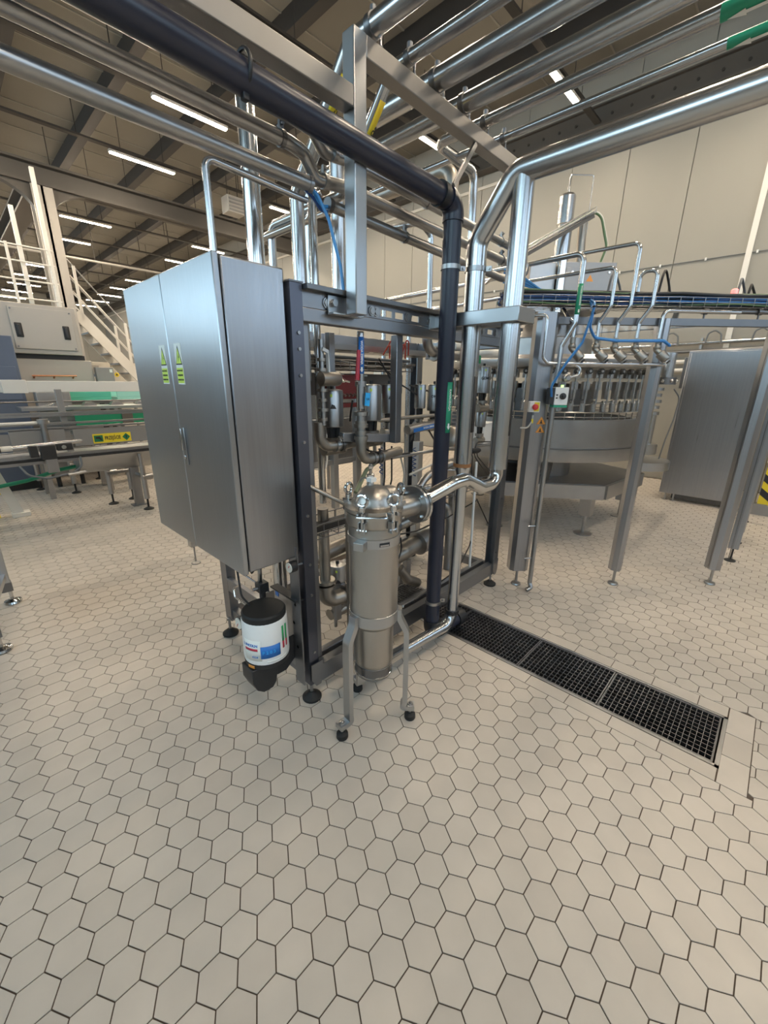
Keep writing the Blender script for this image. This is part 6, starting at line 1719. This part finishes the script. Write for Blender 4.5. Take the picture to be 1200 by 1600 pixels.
# electrical cabinets along the far side
for k, (x0, x1, L) in enumerate(((2.55, 3.25, 'beige electrical cabinet with a vent grille at the foot of the stairs'), (3.26, 4.0, 'beige electrical cabinet right beside the one with the grille'), (4.01, 4.7, 'beige electrical cabinet last in the row by the stairs'))):
    t = thing('switch_cabinet', L, 'cabinet', ((x0+x1)/2, 13.2, 0))
    MB().box((x0, 13.0, .1), (x1, 13.5, 2.0)).build('body', 'cream_paint', t, bevel=.006)
    MB().box((x0+.02, 12.98, .13), (x1-.02, 13.0, 1.97)).build('door', 'cream_paint', t, bevel=.004)
    MB().box((x0, 13.02, 0), (x1, 13.48, .1)).build('plinth', 'grey_machine', t, smooth=0)
    xs_ = x1-.12 if k == 0 else x0+.10
    MB().lathe((xs_, 12.978, 1.70), [(.055, 0), (.055, .003)], axis=(0, -1, 0), n=16).build('hazard_label', 'yellow', t)
    MB().prism([(-.03, -.02), (.03, -.02), (0, .035)], (xs_, 12.974, 1.70), (1, 0, 0), (0, 0, 1), (0, -.002, 0)).build('hazard_mark', 'ink', t, smooth=0)
    if k == 0: MB().box((2.72, 12.975, 1.68), (2.98, 12.98, 1.92)).build('vent_grille', 'beige_sheet', t, smooth=0)
# ================================================================== platform and stairs
st = thing('staircase', 'white steel staircase with dark treads descending from the platform', 'stairs', (2.8, 11.9, 0))
A = V(2.42, 11.95, 2.95); B = V(4.72, 11.95, .0)
sl = (B-A).normalized()
for y in (11.55, 12.35):
    MB().bar((A.x, y, A.z), (B.x, y, B.z+.05), .05, .21).build('stringer', 'white_paint', st, smooth=0)
nt_ = 14
for k in range(nt_):
    c = A+(B-A)*((k+.8)/nt_)
    MB().box((c.x-.13, 11.58, c.z-.02), (c.x+.13, 12.32, c.z+.015)).build('tread', 'grey_machine', st, smooth=0)
for y in (11.55, 12.35):
    for h in (.45, .75, 1.05):
        MB().cyl((A.x+.02, y, A.z+h-.03), (B.x, y, B.z+h), .015, 8).build('handrail', 'white_paint' if h < 1 else 'dull_steel', st)
    for t_ in (.05, .4, .75, .98):
        c = A+(B-A)*t_
        MB().box((c.x-.025, y-.025, c.z), (c.x+.025, y+.025, c.z+1.06)).build('baluster', 'white_paint', st, smooth=0)
pf = thing('platform', 'raised white steel platform with railings beside the column', 'platform', (0, 12, 0))
MB().box((-3.0, 11.5, 2.86), (2.38, 13.5, 2.98)).build('deck', 'beige_sheet', pf, smooth=0)
for h in (.35, .65, .95, 1.2):
    MB().cyl((-3.0, 10.4, 2.65+h), (2.0, 10.4, 2.62+h), .014, 8).build('handrail', 'white_paint', pf)
for x in (-1.5, 0, 1.35, 1.95): MB().box((x-.02, 10.38, 2.55), (x+.02, 10.42, 3.85)).build('baluster', 'white_paint', pf, smooth=0)
MB().box((-3.0, 10.35, 2.50), (2.05, 11.5, 2.58)).build('deck', 'beige_sheet', pf, smooth=0)
for x, y in ((-2.5, 13.2), (2.3, 13.2), (-2.5, 11.7), (2.0, 10.6), (-2.5, 10.6)): MB().box((x-.05, y-.05, 0), (x+.05, y+.05, 2.55)).build('leg', 'beige_sheet', pf, smooth=0)
# slim white hanging posts beside the column
for k, (x, y, z0, z1, L) in enumerate(((1.96, 10.5, 2.60, 5.12, 'white slim post rising from the platform to the girder'), (1.55, 10.5, 2.60, 4.45, 'shorter white slim post on the platform edge'))):
    tag(MB().box((x-.033, y-.033, z0), (x+.033, y+.033, z1)).build('slim_post', 'white_paint', bevel=.004), L, 'post')
# ducts and crane rail up there
fh_ = thing('fan_heater', 'pale fan heater box hanging under the roof behind the vertical pipe', 'heater', (5.2, 11.0, 4.9))
hc = at(366, 322, Y=10.0)
MB().box((hc.x-.2, 9.9, hc.z-.16), (hc.x+.2, 10.2, hc.z+.16)).build('casing', 'batten', fh_, bevel=.01)
for k in range(4): MB().box((hc.x-.17, 9.88, hc.z-.13+.07*k), (hc.x+.17, 9.9, hc.z-.10+.07*k)).build('louvre', 'grey_machine', fh_, smooth=0)
for x in (-.12, .12): MB().cyl((hc.x+x, 10.05, hc.z+.16), (hc.x+x, 10.05, ZC), .008, 6).build('hanger', 'rafter', fh_)
t = thing('roof_pipe', 'thin pale roof pipe crossing under the far lights', 'pipe', (3.0, 15.2, 4.9))
p_ = at(88, 398, Y=15.2)
MB().cyl((XL+.3, 15.2, p_.z), (XR-.4, 15.2, p_.z), .03, 10).build('tube', 'batten', t)
for x in (-2, 1, 3.9, 6): MB().cyl((x, 15.2, p_.z), (x, 15.2, ZC), .008, 6).build('hanger', 'rafter', t)
for k in range(2):
    x = 4.6+.25*k
    tag(MB().box((x, 33.85, 3.6), (x+.3, 33.98, 4.2)).build('wall_unit', 'white_plastic', bevel=.01), ['white wall unit hanging far back under the lights', 'second white wall unit next to the first far back'][k], 'wall unit')
# ================================================================== steel guard at the lower left
gd = thing('steel_guard', 'stainless framed machine guard with ball feet at the aisle edge', 'machine guard', (-.3, 3.5, 0))
for x, y in ((-.045, 3.17), (.075, 3.87)):
    p_ = MB().box((x-.06, y-.03, .10), (x-.005, y+.03, 1.9)).build('post', 'sheet', gd, bevel=.004)
    MB().box((x-.065, y-.035, .10), (x, y+.035, .17)).build('shoe', 'dark_steel', p_, bevel=.003)
    MB().lathe((x-.02, y-.01, 0), [(.05, 0), (.055, .008), (.05, .022), (.016, .034), (.012, .05)], n=20).cyl((x-.02, y-.01, .04), (x-.02, y-.01, .11), .012, 10).build('ball_foot', 'polished', p_)
MB().prism([(0, 0), (.11, .64), (.115, .64), (.005, 0)], (-.09, 3.2, .24), (1, 0, 0), (0, 1, 0), (0, 0, 1.6)).build('panel', 'sheet', gd, smooth=0)
MB().bar((-.08, 3.19, .22), (.04, 3.85, .22), .03, .04).build('rail', 'sheet', gd, smooth=0)
for x in (-.9, -1.6): MB().box((x-.03, 3.14, 0), (x+.03, 3.20, 1.9)).build('post', 'sheet', gd, bevel=.004)
MB().box((-1.6, 3.155, .24), (-.12, 3.175, 1.8)).build('panel', 'sheet', gd, smooth=0)
